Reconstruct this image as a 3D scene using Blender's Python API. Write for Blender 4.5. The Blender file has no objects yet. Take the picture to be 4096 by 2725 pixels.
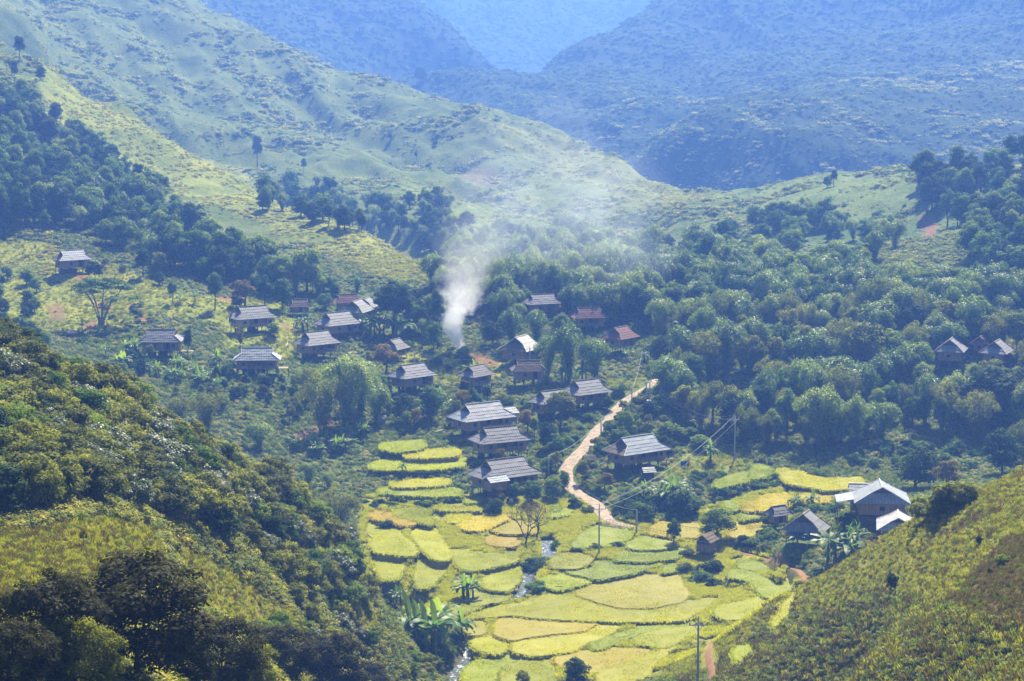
import bpy, math, random
import numpy as np
from mathutils import Vector, Matrix

# ------------------------------------------------------------------ camera, light, exposure
SC = bpy.context.scene
COL = SC.collection
FPX, PITCH = 8000.0, math.radians(8.0)          # focal length in photo pixels (4096 wide), look-down angle
SUN_EL, SUN_AZ = math.radians(47), math.radians(15)   # sun behind the hills, to the right of the view
cam_d = bpy.data.cameras.new("camera")
cam = bpy.data.objects.new("camera", cam_d); COL.objects.link(cam)
cam_d.sensor_width = 36.0; cam_d.lens = 36.0 * FPX / 4096.0
cam_d.clip_start = 1.0; cam_d.clip_end = 9000.0
cam.location = (0, 0, 0); cam.rotation_euler = (math.pi / 2 - PITCH, 0, 0)
SC.camera = cam

world = bpy.data.worlds.new("World"); SC.world = world; world.use_nodes = True
wn = world.node_tree.nodes; wl = world.node_tree.links; wn.clear()
w_out = wn.new("ShaderNodeOutputWorld"); w_bg = wn.new("ShaderNodeBackground"); w_sky = wn.new("ShaderNodeTexSky")
w_sky.sky_type = 'NISHITA'; w_sky.sun_disc = False
w_sky.sun_elevation = SUN_EL; w_sky.sun_rotation = SUN_AZ
w_bg.inputs[1].default_value = 0.05
wl.new(w_sky.outputs[0], w_bg.inputs[0]); wl.new(w_bg.outputs[0], w_out.inputs[0])
sun_d = bpy.data.lights.new("sun", 'SUN'); sun_d.energy = 5.0; sun_d.angle = math.radians(0.5); sun_d.color = (1.0, 0.92, 0.73)
sun = bpy.data.objects.new("sun", sun_d); COL.objects.link(sun)
sdir = Vector((math.sin(SUN_AZ) * math.cos(SUN_EL), math.cos(SUN_AZ) * math.cos(SUN_EL), math.sin(SUN_EL)))
sun.rotation_euler = sdir.to_track_quat('Z', 'Y').to_euler(); sun.location = (0, 0, 300)
SC.view_settings.view_transform = 'Standard'; SC.view_settings.look = 'None'
SC.view_settings.exposure = 1.6; SC.view_settings.gamma = 1.0
SC.cycles.volume_max_steps = 128; SC.cycles.volume_step_rate = 1.0; SC.cycles.volume_bounces = 4
SC.cycles.max_bounces = 5; SC.cycles.transparent_max_bounces = 6; SC.cycles.diffuse_bounces = 2
SC.cycles.transmission_bounces = 3; SC.cycles.glossy_bounces = 2
SC.cycles.use_denoising = True

rng = np.random.default_rng(7); random.seed(7)
cp, sp = math.cos(PITCH), math.sin(PITCH)

def ray(u, v):                                   # photo pixel -> direction with y = 1
    a = (np.asarray(u, float) - 2048.0) / FPX; b = (np.asarray(v, float) - 1362.5) / FPX
    dy = cp - b * sp; dz = -sp - b * cp
    return a / dy, dz / dy
def pix(x, y, z):                                # world point -> photo pixel
    d = y * cp - z * sp; up = y * sp + z * cp
    return 2048.0 + FPX * x / d, 1362.5 - FPX * up / d
def at_d(u, v, D):
    a, t = ray(u, v); return a * D, D, t * D
def at_z(u, v, z):
    a, t = ray(u, v); D = z / t; return a * D, D, z

# ------------------------------------------------------------------ terrain heights
OFF = 120.0
CP = []                                          # control points x, y, z
def cD(*pts):
    for u, v, D in pts: CP.append(at_d(u, v, D))
def cZ(*pts):
    for u, v, z in pts: CP.append(at_z(u, v, z))
def behind(drop, dd, *pts):                      # ground falling away behind a crest
    for u, v, D in pts:
        x, y, z = at_d(u, v, D); k = (D + dd) / D
        CP.append((x * k, D + dd, z - drop))
# near left hill
LC = [(-500,1150,225),(0,1335,230),(250,1470,236),(500,1590,240),(750,1720,245),(950,1850,252),(1120,1920,260),(1300,2110,275),(1430,2290,285),(1500,2420,288),(1540,2560,292)]
cD(*LC)
behind(22, 45, *LC[:9])
cD((-600,2100,140),(0,2100,150),(300,2070,152),(600,2110,172),(1000,2200,202),(1250,2350,235),(0,2400,118),(300,2400,122),(600,2400,132),(900,2500,172),(1200,2500,212),
   (1400,2650,242),(0,2725,88),(300,2725,92),(600,2725,100),(850,2725,118),(1100,2725,150),(1450,2725,228),(-500,2725,80),(300,1800,192),(700,1900,208),(0,1700,188),(1100,2150,225))
# near right hill
RC = [(4700,1850,190),(4096,1985,205),(3950,2010,212),(3750,2060,225),(3560,2135,236),(3400,2215,246),(3280,2290,256),(3180,2340,268)]
cD(*RC)
cD((4096,2300,165),(3600,2400,205),(3350,2450,228),(3100,2560,245),(4096,2725,132),(3800,2600,160),(3400,2725,182),(3150,2725,205),(2900,2725,228),(2980,2600,245),(3060,2450,262),(2740,2725,252),(4700,2725,100),(4600,2200,150))
cD((4096,1890,262),(3880,1940,262),(4400,1850,262),(4096,1935,245))
behind(20, 38, (3750,2060,225),(3560,2135,236),(3400,2215,246))
# valley floor, village and woods: distance as a function of the photo row, scaled per column
VV = np.array([1000, 1100, 1200, 1300, 1400, 1500, 1650, 1750, 1850, 1965, 2050, 2220, 2400, 2550, 2725, 2900])
VD = np.array([590, 566, 543, 518, 495, 474, 446, 428, 411, 394, 380, 353, 327, 306, 285, 265.0])
def cV(k, *pts):
    for u, v in pts: CP.append(at_d(u, v, float(np.interp(v, VV, VD)) * k))
cV(0.90, (3520,2100),(3420,2040),(3640,2040),(3560,2170)); cV(0.95, (3180,2200),(3320,2200))
cV(0.97, (3700,1960),(3300,2070))
cV(1.0, (2100,2725),(1700,2725),(2500,2725),(2620,2600),(1900,2550),(2300,2550),(2000,2400),(1640,2470),(2600,2400),
   (1550,2300),(1800,2250),(2100,2250),(2300,2230),(2600,2230),(1600,2060),(1950,2080),(2300,2100),(2500,2110),
   (2700,2110),(3000,2130),(2850,2200),(3050,2250),(2950,2330),(2750,2500),(3000,2000),(2850,1910),(3100,1920),(3300,1850),(2900,1850),(2850,1780),(3550,1830),(3850,1830),
   (1450,2000),(1700,2020),(1500,1920),(1750,1920),(1550,1850),(1780,1850),(1600,1780),(1750,1785),(1300,1900),(1150,1800),
   (2010,1985),(1900,2000),(2150,1975),(2000,1850),(1930,1750),(2060,1765),(2150,1650),(2300,1600),(2250,1880),(2280,1980),(2350,2050),
   (2400,1980),(2500,1900),(2440,1870),(2640,1870),(2700,1950),(2500,1700),(2430,1640),(2570,1560),(2600,1500),(2200,1500),
   (2080,1470),(1850,1420),(1950,1560),(1700,1560),(1450,1600),(1500,1700),(1250,1700),(2000,1350),(2300,1400),(2500,1380),(2750,1480),(2750,1700),(3050,1700),(3300,1700),(3150,1500),(3500,1550),(3850,1660),(4096,1700),(4500,1700),(3600,1760),(4096,1780),
   (1250,1440),(1400,1400),(1350,1350),(1500,1300),(1600,1250),(2000,1220),(2400,1230),(2800,1300),(3300,1300),(1800,1200))
cV(0.97, (1020,1500),(1150,1500),(900,1550),(1020,1340),(1150,1330),(1000,1200),(3800,1450),(4050,1450),(4500,1400),(4096,1250),(3600,1250))
cV(0.95, (800,1450),(650,1420),(450,1350),(820,1200),(700,1230),(250,1320),(300,1110),(150,1150),(500,1120),(-300,1100),(900,1600),(600,1500))
# left dark slope and first spur; the hills are stretched away from the viewer so that the air can veil them
def ST(P): return [(u, v, D if D < 560 else 560 + (D - 560) * 2.2) for u, v, D in P]
S1 = ST([(150,300,740),(380,420,722),(600,530,703),(800,620,680),(1000,700,658),(1170,800,636),(1300,890,615),(1460,920,602),(1600,990,588),(1730,1050,574),(1850,1125,560)])
cD(*S1); behind(22, 70, *S1)
cD(*ST([(900,1080,553),(700,1050,560),(500,980,566),(300,950,568),(100,900,572),(100,700,605),(400,760,608),(700,850,612),(1000,950,600),(1300,1050,574),(0,450,640),(250,560,645),(0,200,695),(0,0,790),(-500,0,780),(-500,500,610),(-500,900,550),(-700,-300,950),(1600,1130,550),(550,680,650)]))
# second, broad hill
S2 = ST([(750,-10,990),(920,80,965),(1100,165,940),(1350,250,918),(1600,335,895),(1800,410,876),(2000,480,855),(2200,560,832),(2380,620,806),(2550,690,780),(2750,760,745),(2900,785,715)])
cD(*S2); behind(70, 200, *S2)
cD(*ST([(1000,500,810),(700,200,885),(300,50,890),(200,180,810),(1500,600,790),(1300,780,715),(1250,500,830),(1700,850,680),(2000,1050,605),(2000,700,760),(2300,850,692),(1800,650,775),(500,-200,1000),(0,-400,1050),(-600,-600,1100),(1600,720,735),(2100,900,665),(1150,620,765),
   (1450,480,850),(900,350,850),(2250,1130,565),(2500,1000,615),(1700,1000,615)]))
# third ridge, right
S3 = ST([(3050,770,715),(3250,745,700),(3450,725,690),(3650,690,675),(3850,700,655),(4096,690,630),(4600,660,600)])
cD(*S3); behind(38, 130, *S3)
cD(*ST([(3300,950,605),(3000,900,630),(3900,1000,560),(2900,1100,570),(3700,900,600),(4096,850,580),(4600,1100,520),(2800,900,650),(2700,1000,610),(3600,1100,545),(3200,1100,562)]))
# back mountains, pushed well back so that the air veils them
def FK(P, k=None): return [(u, v, D * (k or 1.80 - .42 * min(max(v / 640.0, 0), 1))) for u, v, D in P]
S5 = FK([(1500,-70,1420),(1700,25,1380),(1850,110,1340),(2000,190,1300),(2150,250,1270),(2200,330,1230)])
cD(*S5); behind(120, 420, *S5)
cD(*FK([(1500,100,1270),(1800,300,1170),(2000,400,1110),(1300,0,1250),(1100,-150,1350),(900,-350,1500),(0,-900,1700),(2050,440,1080)]))
S4 = FK([(2230,230,1200),(2150,300,1170),(2040,390,1110),(2400,150,1220),(2550,70,1240),(2720,-40,1260),(3000,-180,1290),(3400,-420,1340),(4096,-700,1380),(4900,-1000,1400)])
cD(*S4[:9]); behind(120, 380, *S4[:8])
cD(*FK([(2400,480,1010),(2300,400,1060),(2700,640,915),(2700,400,1030),(2700,150,1150),(3050,650,870),(3050,350,1010),(3050,50,1150),(3400,640,850),(3400,300,1010),(3400,-50,1160),(3700,600,830),(3700,300,960),(3700,0,1080),(4096,550,800),(4096,300,900),(4096,0,1000),(4096,-300,1110),(4600,300,860),(4600,-200,1000),(2600,590,925)]))
cD(*FK([(1500,-250,2000),(1900,60,1850),(2200,-150,2100),(2200,250,1750),(2600,-150,2100),(2350,200,1800),(3000,-500,2200),(900,-700,2200),(0,-1200,2300),(4000,-1300,2300),(1700,-500,2450),(2200,-600,2500)], 1.9))
# under and around the camera, off to the sides
CP += [(0,20,-12),(-40,30,-10),(40,30,-10),(0,-30,-4),(-60,-50,-3),(60,-50,-3),(0,70,-32),(-60,80,-25),(70,90,-30),(0,110,-50),(20,150,-72),(0,185,-83),(30,205,-84),(-10,235,-90),(10,260,-91.5),(120,120,-25),(-120,120,-24),
       (-110,200,-30),(140,220,-40),(-190,330,-40),(-230,480,-25),(230,420,-50),(260,520,-35)]
CPa = np.array(CP, float)
def warp(x, y): return x / (y + OFF) * 1.3, np.log(y + OFF)
def phi(r2): return np.sqrt(r2 + 0.0006)
qa, qs = warp(CPa[:, 0], CPa[:, 1]); Q = np.stack([qa, qs], 1)
n = len(Q)
K = phi(((Q[:, None] - Q[None]) ** 2).sum(-1)) + np.eye(n) * -0.004
Pm = np.c_[np.ones(n), Q]
W = np.linalg.lstsq(np.block([[K, Pm], [Pm.T, np.zeros((3, 3))]]), np.r_[CPa[:, 2], 0, 0, 0], rcond=None)[0]

def vnoise(x, y, seed):                          # smooth value noise in [-1,1]
    xi = np.floor(x).astype(np.int64); yi = np.floor(y).astype(np.int64); fx = x - xi; fy = y - yi
    fx = fx * fx * (3 - 2 * fx); fy = fy * fy * (3 - 2 * fy)
    def h(a, b):
        t = (a * 374761393 + b * 668265263 + seed * 974711) & 0x7fffffff
        t = ((t ^ (t >> 13)) * 1274126177) & 0x7fffffff
        return ((t ^ (t >> 16)) & 0xffff) / 32767.5 - 1.0
    return (h(xi, yi) * (1 - fx) + h(xi + 1, yi) * fx) * (1 - fy) + (h(xi, yi + 1) * (1 - fx) + h(xi + 1, yi + 1) * fx) * fy
def fbm(x, y, s, seed, o=4):
    r = 0; a = 1.0
    for i in range(o): r = r + a * vnoise(x / s * 2 ** i + 13.7 * i, y / s * 2 ** i - 7.1 * i, seed + i); a *= 0.5
    return r

NA, NS = 760, 1400
AV = np.linspace(-0.36, 0.36, NA); SV = np.linspace(math.log(OFF - 60), math.log(5300 + OFF), NS)
GA, GS = np.meshgrid(AV, SV)                     # [NS, NA]
GY = np.exp(GS) - OFF; GX = GA * np.exp(GS)
# evaluate the surface on a coarser lattice, then refine bilinearly
ca, cs = 240, 420
CA, CS = np.meshgrid(np.linspace(-0.36, 0.36, ca) * 1.3, np.linspace(SV[0], SV[-1], cs))
cz = np.zeros(CA.size)
pts = np.stack([CA.ravel(), CS.ravel()], 1)
for i in range(0, len(pts), 8000):
    p = pts[i:i + 8000]
    cz[i:i + 8000] = phi(((p[:, None] - Q[None]) ** 2).sum(-1)) @ W[:n] + W[n] + p @ W[n + 1:]
cz = cz.reshape(cs, ca)
def bil(G, ia, isx):
    ia = np.clip(ia, 0, G.shape[1] - 1.001); isx = np.clip(isx, 0, G.shape[0] - 1.001)
    a0 = ia.astype(int); s0 = isx.astype(int); fa = ia - a0; fs = isx - s0
    return (G[s0, a0] * (1 - fa) + G[s0, a0 + 1] * fa) * (1 - fs) + (G[s0 + 1, a0] * (1 - fa) + G[s0 + 1, a0 + 1] * fa) * fs
GZ = bil(cz, (GA + 0.36) / 0.72 * (ca - 1), (GS - SV[0]) / (SV[-1] - SV[0]) * (cs - 1))
GU, GV = pix(GX, GY, GZ)
hill = np.clip((GY - 480) / 150, 0, 1) + 0.35 * (GY < 300)
GZ = GZ + fbm(GX, GY, 60, 11, 5) * 2.6 * np.clip((GY - 470) / 200, 0, 1) + fbm(GX, GY, 14, 31, 3) * (0.12 + 0.3 * hill)
r2 = 1 - np.abs(fbm(GX * 1.3 + GY * .5, GY * .40 - GX * .2, 62, 61, 4)); GZ = GZ + (r2 - .7) * 9.0 * np.clip((GY - 620) / 300, 0, 1) * np.clip((1800 - GY) / 200, 0, 1)
ridged = 1 - np.abs(fbm(GX + GY * 0.3, GY * 0.4, 110, 51, 4)); GZ = GZ + (ridged - 0.7) * (9 + 9 * (GY > 1400)) * np.clip((GY - 1300) / 400, 0, 1)

GZ = np.where(GZ > 180, 180 + 60 * np.tanh((GZ - 180) / 200), GZ)      # nobody sees the summits: keep them low

def ground(x, y):
    x = np.asarray(x, float); y = np.asarray(y, float)
    s = np.log(np.maximum(y + OFF, 1)); a = x / (y + OFF)
    return bil(GZ, (a + 0.36) / 0.72 * (NA - 1), (s - SV[0]) / (SV[-1] - SV[0]) * (NS - 1))
DST = np.exp(np.linspace(math.log(80 + OFF), math.log(5200 + OFF), 1000)) - OFF
def cast(u, v, dmin=0.0):                        # first ground hit of the sight lines through pixels
    u = np.atleast_1d(np.asarray(u, float)); v = np.atleast_1d(np.asarray(v, float))
    a, t = ray(u, v); D = np.full(u.shape, np.nan)
    for i in range(0, len(u), 4000):
        aa = a[i:i + 4000, None]; tt = t[i:i + 4000, None]
        f = tt * DST[None] - ground(aa * DST[None], DST[None] + 0 * aa)
        f[:, DST < dmin] = 1.0
        hit = f < 0; k = hit.argmax(1); ok = hit.any(1) & (k > 0); k = np.maximum(k, 1)
        r = np.arange(len(k)); f0 = f[r, k - 1]; f1 = f[r, k]
        D[i:i + 4000] = np.where(ok, DST[k - 1] + (DST[k] - DST[k - 1]) * np.where(ok, f0 / (f0 - f1), 0), np.nan)
    return a * D, D, t * D
def inpoly(x, y, P):
    P = np.asarray(P, float); r = np.zeros(np.shape(x), bool); j = len(P) - 1
    for i in range(len(P)):
        c = ((P[i, 1] > y) != (P[j, 1] > y)) & (x < (P[j, 0] - P[i, 0]) * (y - P[i, 1]) / (P[j, 1] - P[i, 1] + 1e-12) + P[i, 0])
        r ^= c; j = i
    return r

# ------------------------------------------------------------------ helpers
def tag(o, label=None, cat=None, group=None, kind=None):
    if label: o['label'] = label
    if cat: o['category'] = cat
    if group: o['group'] = group
    if kind: o['kind'] = kind
    return o
def raw_mesh(name, V, F, mats, face_attr=None, mi=None, smooth=False):
    """V (n,3); F int array (m,3|4) or list of such arrays"""
    me = bpy.data.meshes.new(name)
    V = np.asarray(V, np.float32)
    Fs = F if isinstance(F, list) else [F]
    Fs = [np.asarray(f, np.int32) for f in Fs if len(f)]
    loops = np.concatenate([f.ravel() for f in Fs]); tot = np.concatenate([np.full(len(f), f.shape[1], np.int32) for f in Fs])
    me.vertices.add(len(V)); me.vertices.foreach_set('co', V.ravel())
    me.loops.add(len(loops)); me.loops.foreach_set('vertex_index', loops)
    st = np.concatenate([[0], np.cumsum(tot)[:-1]]).astype(np.int32)
    me.polygons.add(len(tot)); me.polygons.foreach_set('loop_start', st)
    if mi is not None: me.polygons.foreach_set('material_index', np.asarray(mi, np.int32))
    if smooth: me.polygons.foreach_set('use_smooth', np.ones(len(tot), bool))
    for m in mats: me.materials.append(m)
    if face_attr is not None:
        a = me.attributes.new('lv', 'FLOAT', 'FACE'); a.data.foreach_set('value', np.asarray(face_attr, np.float32))
    me.update(calc_edges=True)
    return me
def link(name, me, parent=None, loc=None, rz=0.0, scale=None):
    o = bpy.data.objects.new(name, me); COL.objects.link(o)
    if parent is not None: o.parent = parent
    if loc is not None: o.location = loc
    if rz: o.rotation_euler = (0, 0, rz)
    if scale is not None: o.scale = scale
    return o
class MB:
    def __init__(s): s.v = []; s.f = []; s.m = []
    def quad(s, a, b, c, d, m=0):
        i = len(s.v); s.v += [tuple(a), tuple(b), tuple(c), tuple(d)]; s.f.append((i, i + 1, i + 2, i + 3)); s.m.append(m)
    def tri(s, a, b, c, m=0):
        i = len(s.v); s.v += [tuple(a), tuple(b), tuple(c)]; s.f.append((i, i + 1, i + 2)); s.m.append(m)
    def slab(s, a, b, c, d, t, m=0):             # quad abcd (counter-clockwise from above) given thickness t downwards
        n = (Vector(b) - Vector(a)).cross(Vector(d) - Vector(a)).normalized() * -t
        A = [Vector(p) for p in (a, b, c, d)]; B = [p + n for p in A]; i = len(s.v)
        s.v += [tuple(p) for p in A + B]
        for f in ((0, 1, 2, 3), (7, 6, 5, 4), (0, 4, 5, 1), (1, 5, 6, 2), (2, 6, 7, 3), (3, 7, 4, 0)):
            s.f.append(tuple(i + k for k in f)); s.m.append(m)
    def box(s, x0, x1, y0, y1, z0, z1, m=0):
        s.slab((x0, y0, z1), (x1, y0, z1), (x1, y1, z1), (x0, y1, z1), z1 - z0, m)
    def tube(s, pts, rad, n=6, m=0, cap=True):
        pts = [Vector(p) for p in pts]; rings = []
        for k, p in enumerate(pts):
            d = (pts[min(k + 1, len(pts) - 1)] - pts[max(k - 1, 0)]).normalized()
            u = d.orthogonal().normalized() if abs(d.z) > .95 else d.cross(Vector((0, 0, 1))).normalized(); w = d.cross(u)
            r = rad[k] if isinstance(rad, (list, tuple)) else rad; i = len(s.v)
            s.v += [tuple(p + (u * math.cos(2 * math.pi * j / n) + w * math.sin(2 * math.pi * j / n)) * r) for j in range(n)]
            rings.append(i)
        for a, b in zip(rings, rings[1:]):
            for j in range(n): s.f.append((a + j, a + (j + 1) % n, b + (j + 1) % n, b + j)); s.m.append(m)
        if cap:
            s.f.append(tuple(rings[-1] + j for j in range(n))); s.m.append(m)
    def mesh(s, name, mats, smooth=False):
        me = bpy.data.meshes.new(name); me.from_pydata(s.v, [], s.f)
        for m in mats: me.materials.append(m)
        me.polygons.foreach_set('material_index', s.m)
        if smooth: me.polygons.foreach_set('use_smooth', [True] * len(s.f))
        me.update(); return me
    def obj(s, name, mats, parent=None, **k): return link(name, s.mesh(name, mats if isinstance(mats, list) else [mats], k.pop('smooth', False)), parent, **k)
def empty(name, loc, rz=0.0, s=1.0):
    o = bpy.data.objects.new(name, None); COL.objects.link(o); o.location = loc; o.rotation_euler = (0, 0, rz); o.scale = (s, s, s); o.empty_display_size = .5
    return o

# ------------------------------------------------------------------ materials
def new_mat(name):
    m = bpy.data.materials.new(name); m.use_nodes = True; nt = m.node_tree; b = nt.nodes['Principled BSDF']
    return m, nt, b
def ramp(nt, fac, cols, pos=None):
    r = nt.nodes.new('ShaderNodeValToRGB'); e = r.color_ramp.elements
    while len(e) < len(cols): e.new(0.5)
    for i, c in enumerate(cols):
        e[i].position = pos[i] if pos else i / (len(cols) - 1); e[i].color = (*c, 1)
    nt.links.new(fac, r.inputs[0]); return r.outputs[0]
def noise(nt, scale, detail=4, vec=None, rough=0.55):
    n = nt.nodes.new('ShaderNodeTexNoise'); n.inputs['Scale'].default_value = scale; n.inputs['Detail'].default_value = detail; n.inputs['Roughness'].default_value = rough
    if vec is not None: nt.links.new(vec, n.inputs['Vector'])
    return n.outputs['Fac']
def math_(nt, op, a, b):
    m = nt.nodes.new('ShaderNodeMath'); m.operation = op
    for i, x in enumerate((a, b)):
        if hasattr(x, 'is_linked') or hasattr(x, 'links'): nt.links.new(x, m.inputs[i])
        else: m.inputs[i].default_value = x
    return m.outputs[0]
def mixc(nt, f, a, b, mode='MIX'):
    m = nt.nodes.new('ShaderNodeMix'); m.data_type = 'RGBA'; m.blend_type = mode
    for i, x in ((0, f), (6, a), (7, b)):
        if hasattr(x, 'links'): nt.links.new(x, m.inputs[i])
        elif i == 0: m.inputs[0].default_value = x
        else: m.inputs[i].default_value = (*x, 1)
    return m.outputs[2]
def coord(nt, what='Object'):
    return nt.nodes.new('ShaderNodeTexCoord').outputs[what]
def geo_pos(nt): return nt.nodes.new('ShaderNodeNewGeometry').outputs['Position']
def simple(name, cols, scale=3.0, rough=0.8, spec=0.2, bump=0.0, stretch=None):
    m, nt, b = new_mat(name); v = coord(nt)
    if stretch:
        mp = nt.nodes.new('ShaderNodeMapping'); mp.inputs['Scale'].default_value = stretch; nt.links.new(v, mp.inputs[0]); v = mp.outputs[0]
    f = noise(nt, scale, 5, v)
    r = ramp(nt, f, cols, [0.3 + 0.4 * i / max(1, len(cols) - 1) for i in range(len(cols))]); nt.links.new(r, b.inputs['Base Color'])
    b.inputs['Roughness'].default_value = rough; b.inputs['Specular IOR Level'].default_value = spec
    if bump:
        bp = nt.nodes.new('ShaderNodeBump'); bp.inputs['Strength'].default_value = bump; bp.inputs['Distance'].default_value = .1; nt.links.new(f, bp.inputs['Height']); nt.links.new(bp.outputs[0], b.inputs['Normal'])
    return m
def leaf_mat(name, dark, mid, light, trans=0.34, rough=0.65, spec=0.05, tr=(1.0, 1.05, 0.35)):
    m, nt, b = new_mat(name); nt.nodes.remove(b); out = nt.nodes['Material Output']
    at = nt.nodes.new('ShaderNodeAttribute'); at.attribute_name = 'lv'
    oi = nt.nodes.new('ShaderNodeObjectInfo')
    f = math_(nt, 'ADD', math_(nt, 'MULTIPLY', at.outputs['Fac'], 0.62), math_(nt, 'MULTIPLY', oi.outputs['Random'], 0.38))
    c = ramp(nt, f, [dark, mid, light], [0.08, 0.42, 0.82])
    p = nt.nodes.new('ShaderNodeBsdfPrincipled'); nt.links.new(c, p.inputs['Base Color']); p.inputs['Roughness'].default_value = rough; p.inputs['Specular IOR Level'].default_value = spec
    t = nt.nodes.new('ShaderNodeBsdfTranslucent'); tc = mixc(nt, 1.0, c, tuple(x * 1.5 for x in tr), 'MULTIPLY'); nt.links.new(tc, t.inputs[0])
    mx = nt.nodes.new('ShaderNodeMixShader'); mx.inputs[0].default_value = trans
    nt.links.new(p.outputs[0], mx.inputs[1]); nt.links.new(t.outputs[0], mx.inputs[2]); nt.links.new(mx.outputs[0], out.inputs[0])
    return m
M = {}
M['leaf'] = leaf_mat('leaf_green', (.014, .042, .004), (.055, .122, .009), (.230, .290, .026))
M['leaf_cool'] = leaf_mat('leaf_cool_green', (.010, .040, .009), (.036, .110, .017), (.165, .255, .040))
M['leaf_dark'] = leaf_mat('leaf_dark_green', (.012, .032, .010), (.024, .055, .014), (.055, .095, .020), trans=.35)
M['leaf_yellow'] = leaf_mat('leaf_yellow_green', (.060, .090, .015), (.120, .150, .022), (.220, .220, .035), trans=.5)
M['leaf_rust'] = leaf_mat('leaf_yellow_rust', (.070, .070, .015), (.140, .120, .025), (.260, .170, .040), trans=.45)
M['leaf_olive'] = leaf_mat('leaf_olive', (.020, .032, .004), (.078, .094, .008), (.31, .315, .020), trans=.36, spec=.1)
M['leaf_olive_shade'] = leaf_mat('leaf_olive_darkened', (.010, .013, .003), (.022, .025, .005), (.052, .050, .010), trans=.35, spec=.06)  # olive leaf darkened, so the corner's dimness sits in the leaf colour
M['leaf_silver'] = leaf_mat('leaf_silver_green', (.040, .065, .030), (.075, .105, .050), (.130, .160, .085), trans=.3, rough=.5, spec=.3)
M['bamboo'] = leaf_mat('bamboo_leaf', (.016, .054, .004), (.075, .155, .010), (.290, .350, .030), trans=.36, rough=.5, spec=.3)
M['banana'] = leaf_mat('banana_leaf', (.035, .085, .018), (.075, .150, .028), (.200, .270, .045), trans=.5, rough=.5, spec=.25)
M['weed'] = leaf_mat('weed_green', (.040, .070, .012), (.095, .140, .022), (.200, .240, .035), trans=.4, spec=.25)
M['weed_yellow'] = leaf_mat('weed_yellow', (.110, .130, .018), (.210, .220, .028), (.350, .330, .045), trans=.45, spec=.25)
M['weed_dry'] = leaf_mat('weed_dry', (.080, .065, .030), (.130, .095, .045), (.200, .160, .070), trans=.3, spec=.2)
M['flower'] = leaf_mat('yellow_flower_shrub', (.090, .110, .020), (.220, .210, .030), (.420, .360, .050), trans=.4, spec=.25)
M['bark'] = simple('bark', [(.05, .038, .026), (.12, .095, .07)], 4, .9, .1, .3)
M['bark_pale'] = simple('bark_pale', [(.13, .115, .09), (.24, .21, .17)], 4, .9, .1, .3)
M['banana_stem'] = simple('banana_stem', [(.06, .07, .03), (.12, .13, .05)], 3, .6, .3)
M['dirt'] = simple('dirt', [(.17, .09, .045), (.27, .155, .085)], 1.2, .95, .05, .3)

def roof_mat(name, base, dark, axis, period=0.55, stripe=0.25, gloss=.45):
    m, nt, b = new_mat(name); v = coord(nt)
    sx = nt.nodes.new('ShaderNodeSeparateXYZ'); nt.links.new(v, sx.inputs[0]); a = sx.outputs[axis]
    ph = math_(nt, 'SINE', math_(nt, 'MULTIPLY', a, 2 * math.pi / period), 0.0)
    ph = math_(nt, 'ADD', math_(nt, 'MULTIPLY', ph, 0.5), 0.5)
    sh = math_(nt, 'FRACT', math_(nt, 'MULTIPLY', a, 1.0 / 1.05), 0.0)          # single sheets
    wn_ = nt.nodes.new('ShaderNodeTexWhiteNoise'); wn_.noise_dimensions = '2D'
    cb = nt.nodes.new('ShaderNodeCombineXYZ'); nt.links.new(math_(nt, 'FLOOR', math_(nt, 'MULTIPLY', a, 1 / 1.05), 0.0), cb.inputs[0])
    nt.links.new(math_(nt, 'FLOOR', math_(nt, 'MULTIPLY', sx.outputs[2], 1 / .62), 0.0), cb.inputs[1]); nt.links.new(cb.outputs[0], wn_.inputs[0])
    n = noise(nt, 1.1, 6, v, .65)
    c = ramp(nt, n, [dark, base, tuple(x * 1.15 for x in base)], [.32, .52, .75])
    c = mixc(nt, math_(nt, 'MULTIPLY', wn_.outputs[0], .45), c, tuple(x * .6 for x in base))
    c = mixc(nt, math_(nt, 'MULTIPLY', ph, stripe), c, tuple(x * .45 for x in dark))
    n3 = noise(nt, .55, 5, v, .7); st_ = ramp(nt, n3, [(0, 0, 0), (0, 0, 0), (1, 1, 1)], [.3, .56, .70]); c = mixc(nt, math_(nt, 'MULTIPLY', st_, .6), c, (.13, .095, .065)); n4 = noise(nt, 2.4, 3, v, .6); c = mixc(nt, math_(nt, 'MULTIPLY', math_(nt, 'GREATER_THAN', n4, .66), .5), c, (.05, .055, .04))
    nt.links.new(c, b.inputs['Base Color']); b.inputs['Roughness'].default_value = gloss + .2; b.inputs['Specular IOR Level'].default_value = .25
    bp = nt.nodes.new('ShaderNodeBump'); bp.inputs['Strength'].default_value = .35; bp.inputs['Distance'].default_value = .06; nt.links.new(ph, bp.inputs['Height']); nt.links.new(bp.outputs[0], b.inputs['Normal'])
    return m
ROOF = {}
for nm, base, dark, gl in (('grey', (.21, .21, .225), (.12, .12, .13), .5), ('pale', (.36, .37, .39), (.22, .22, .24), .5), ('blue', (.27, .31, .36), (.17, .20, .24), .45), ('dim', (.19, .18, .18), (.11, .10, .10), .6),
                     ('thatch', (.15, .115, .085), (.08, .06, .045), .9), ('tile', (.20, .095, .075), (.12, .055, .045), .7), ('metal', (.25, .28, .32), (.16, .18, .21), .5), ('patch', (.46, .44, .42), (.30, .28, .27), .5)):
    ROOF[nm] = (roof_mat('roof_' + nm, base, dark, 0, .55, .12 if nm == 'thatch' else .3, gl), roof_mat('roof_end_' + nm, base, dark, 1, .55, .12 if nm == 'thatch' else .3, gl))
M['ridge'] = simple('ridge_cap', [(.42, .41, .40), (.60, .59, .57)], 2, .6, .3)
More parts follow.
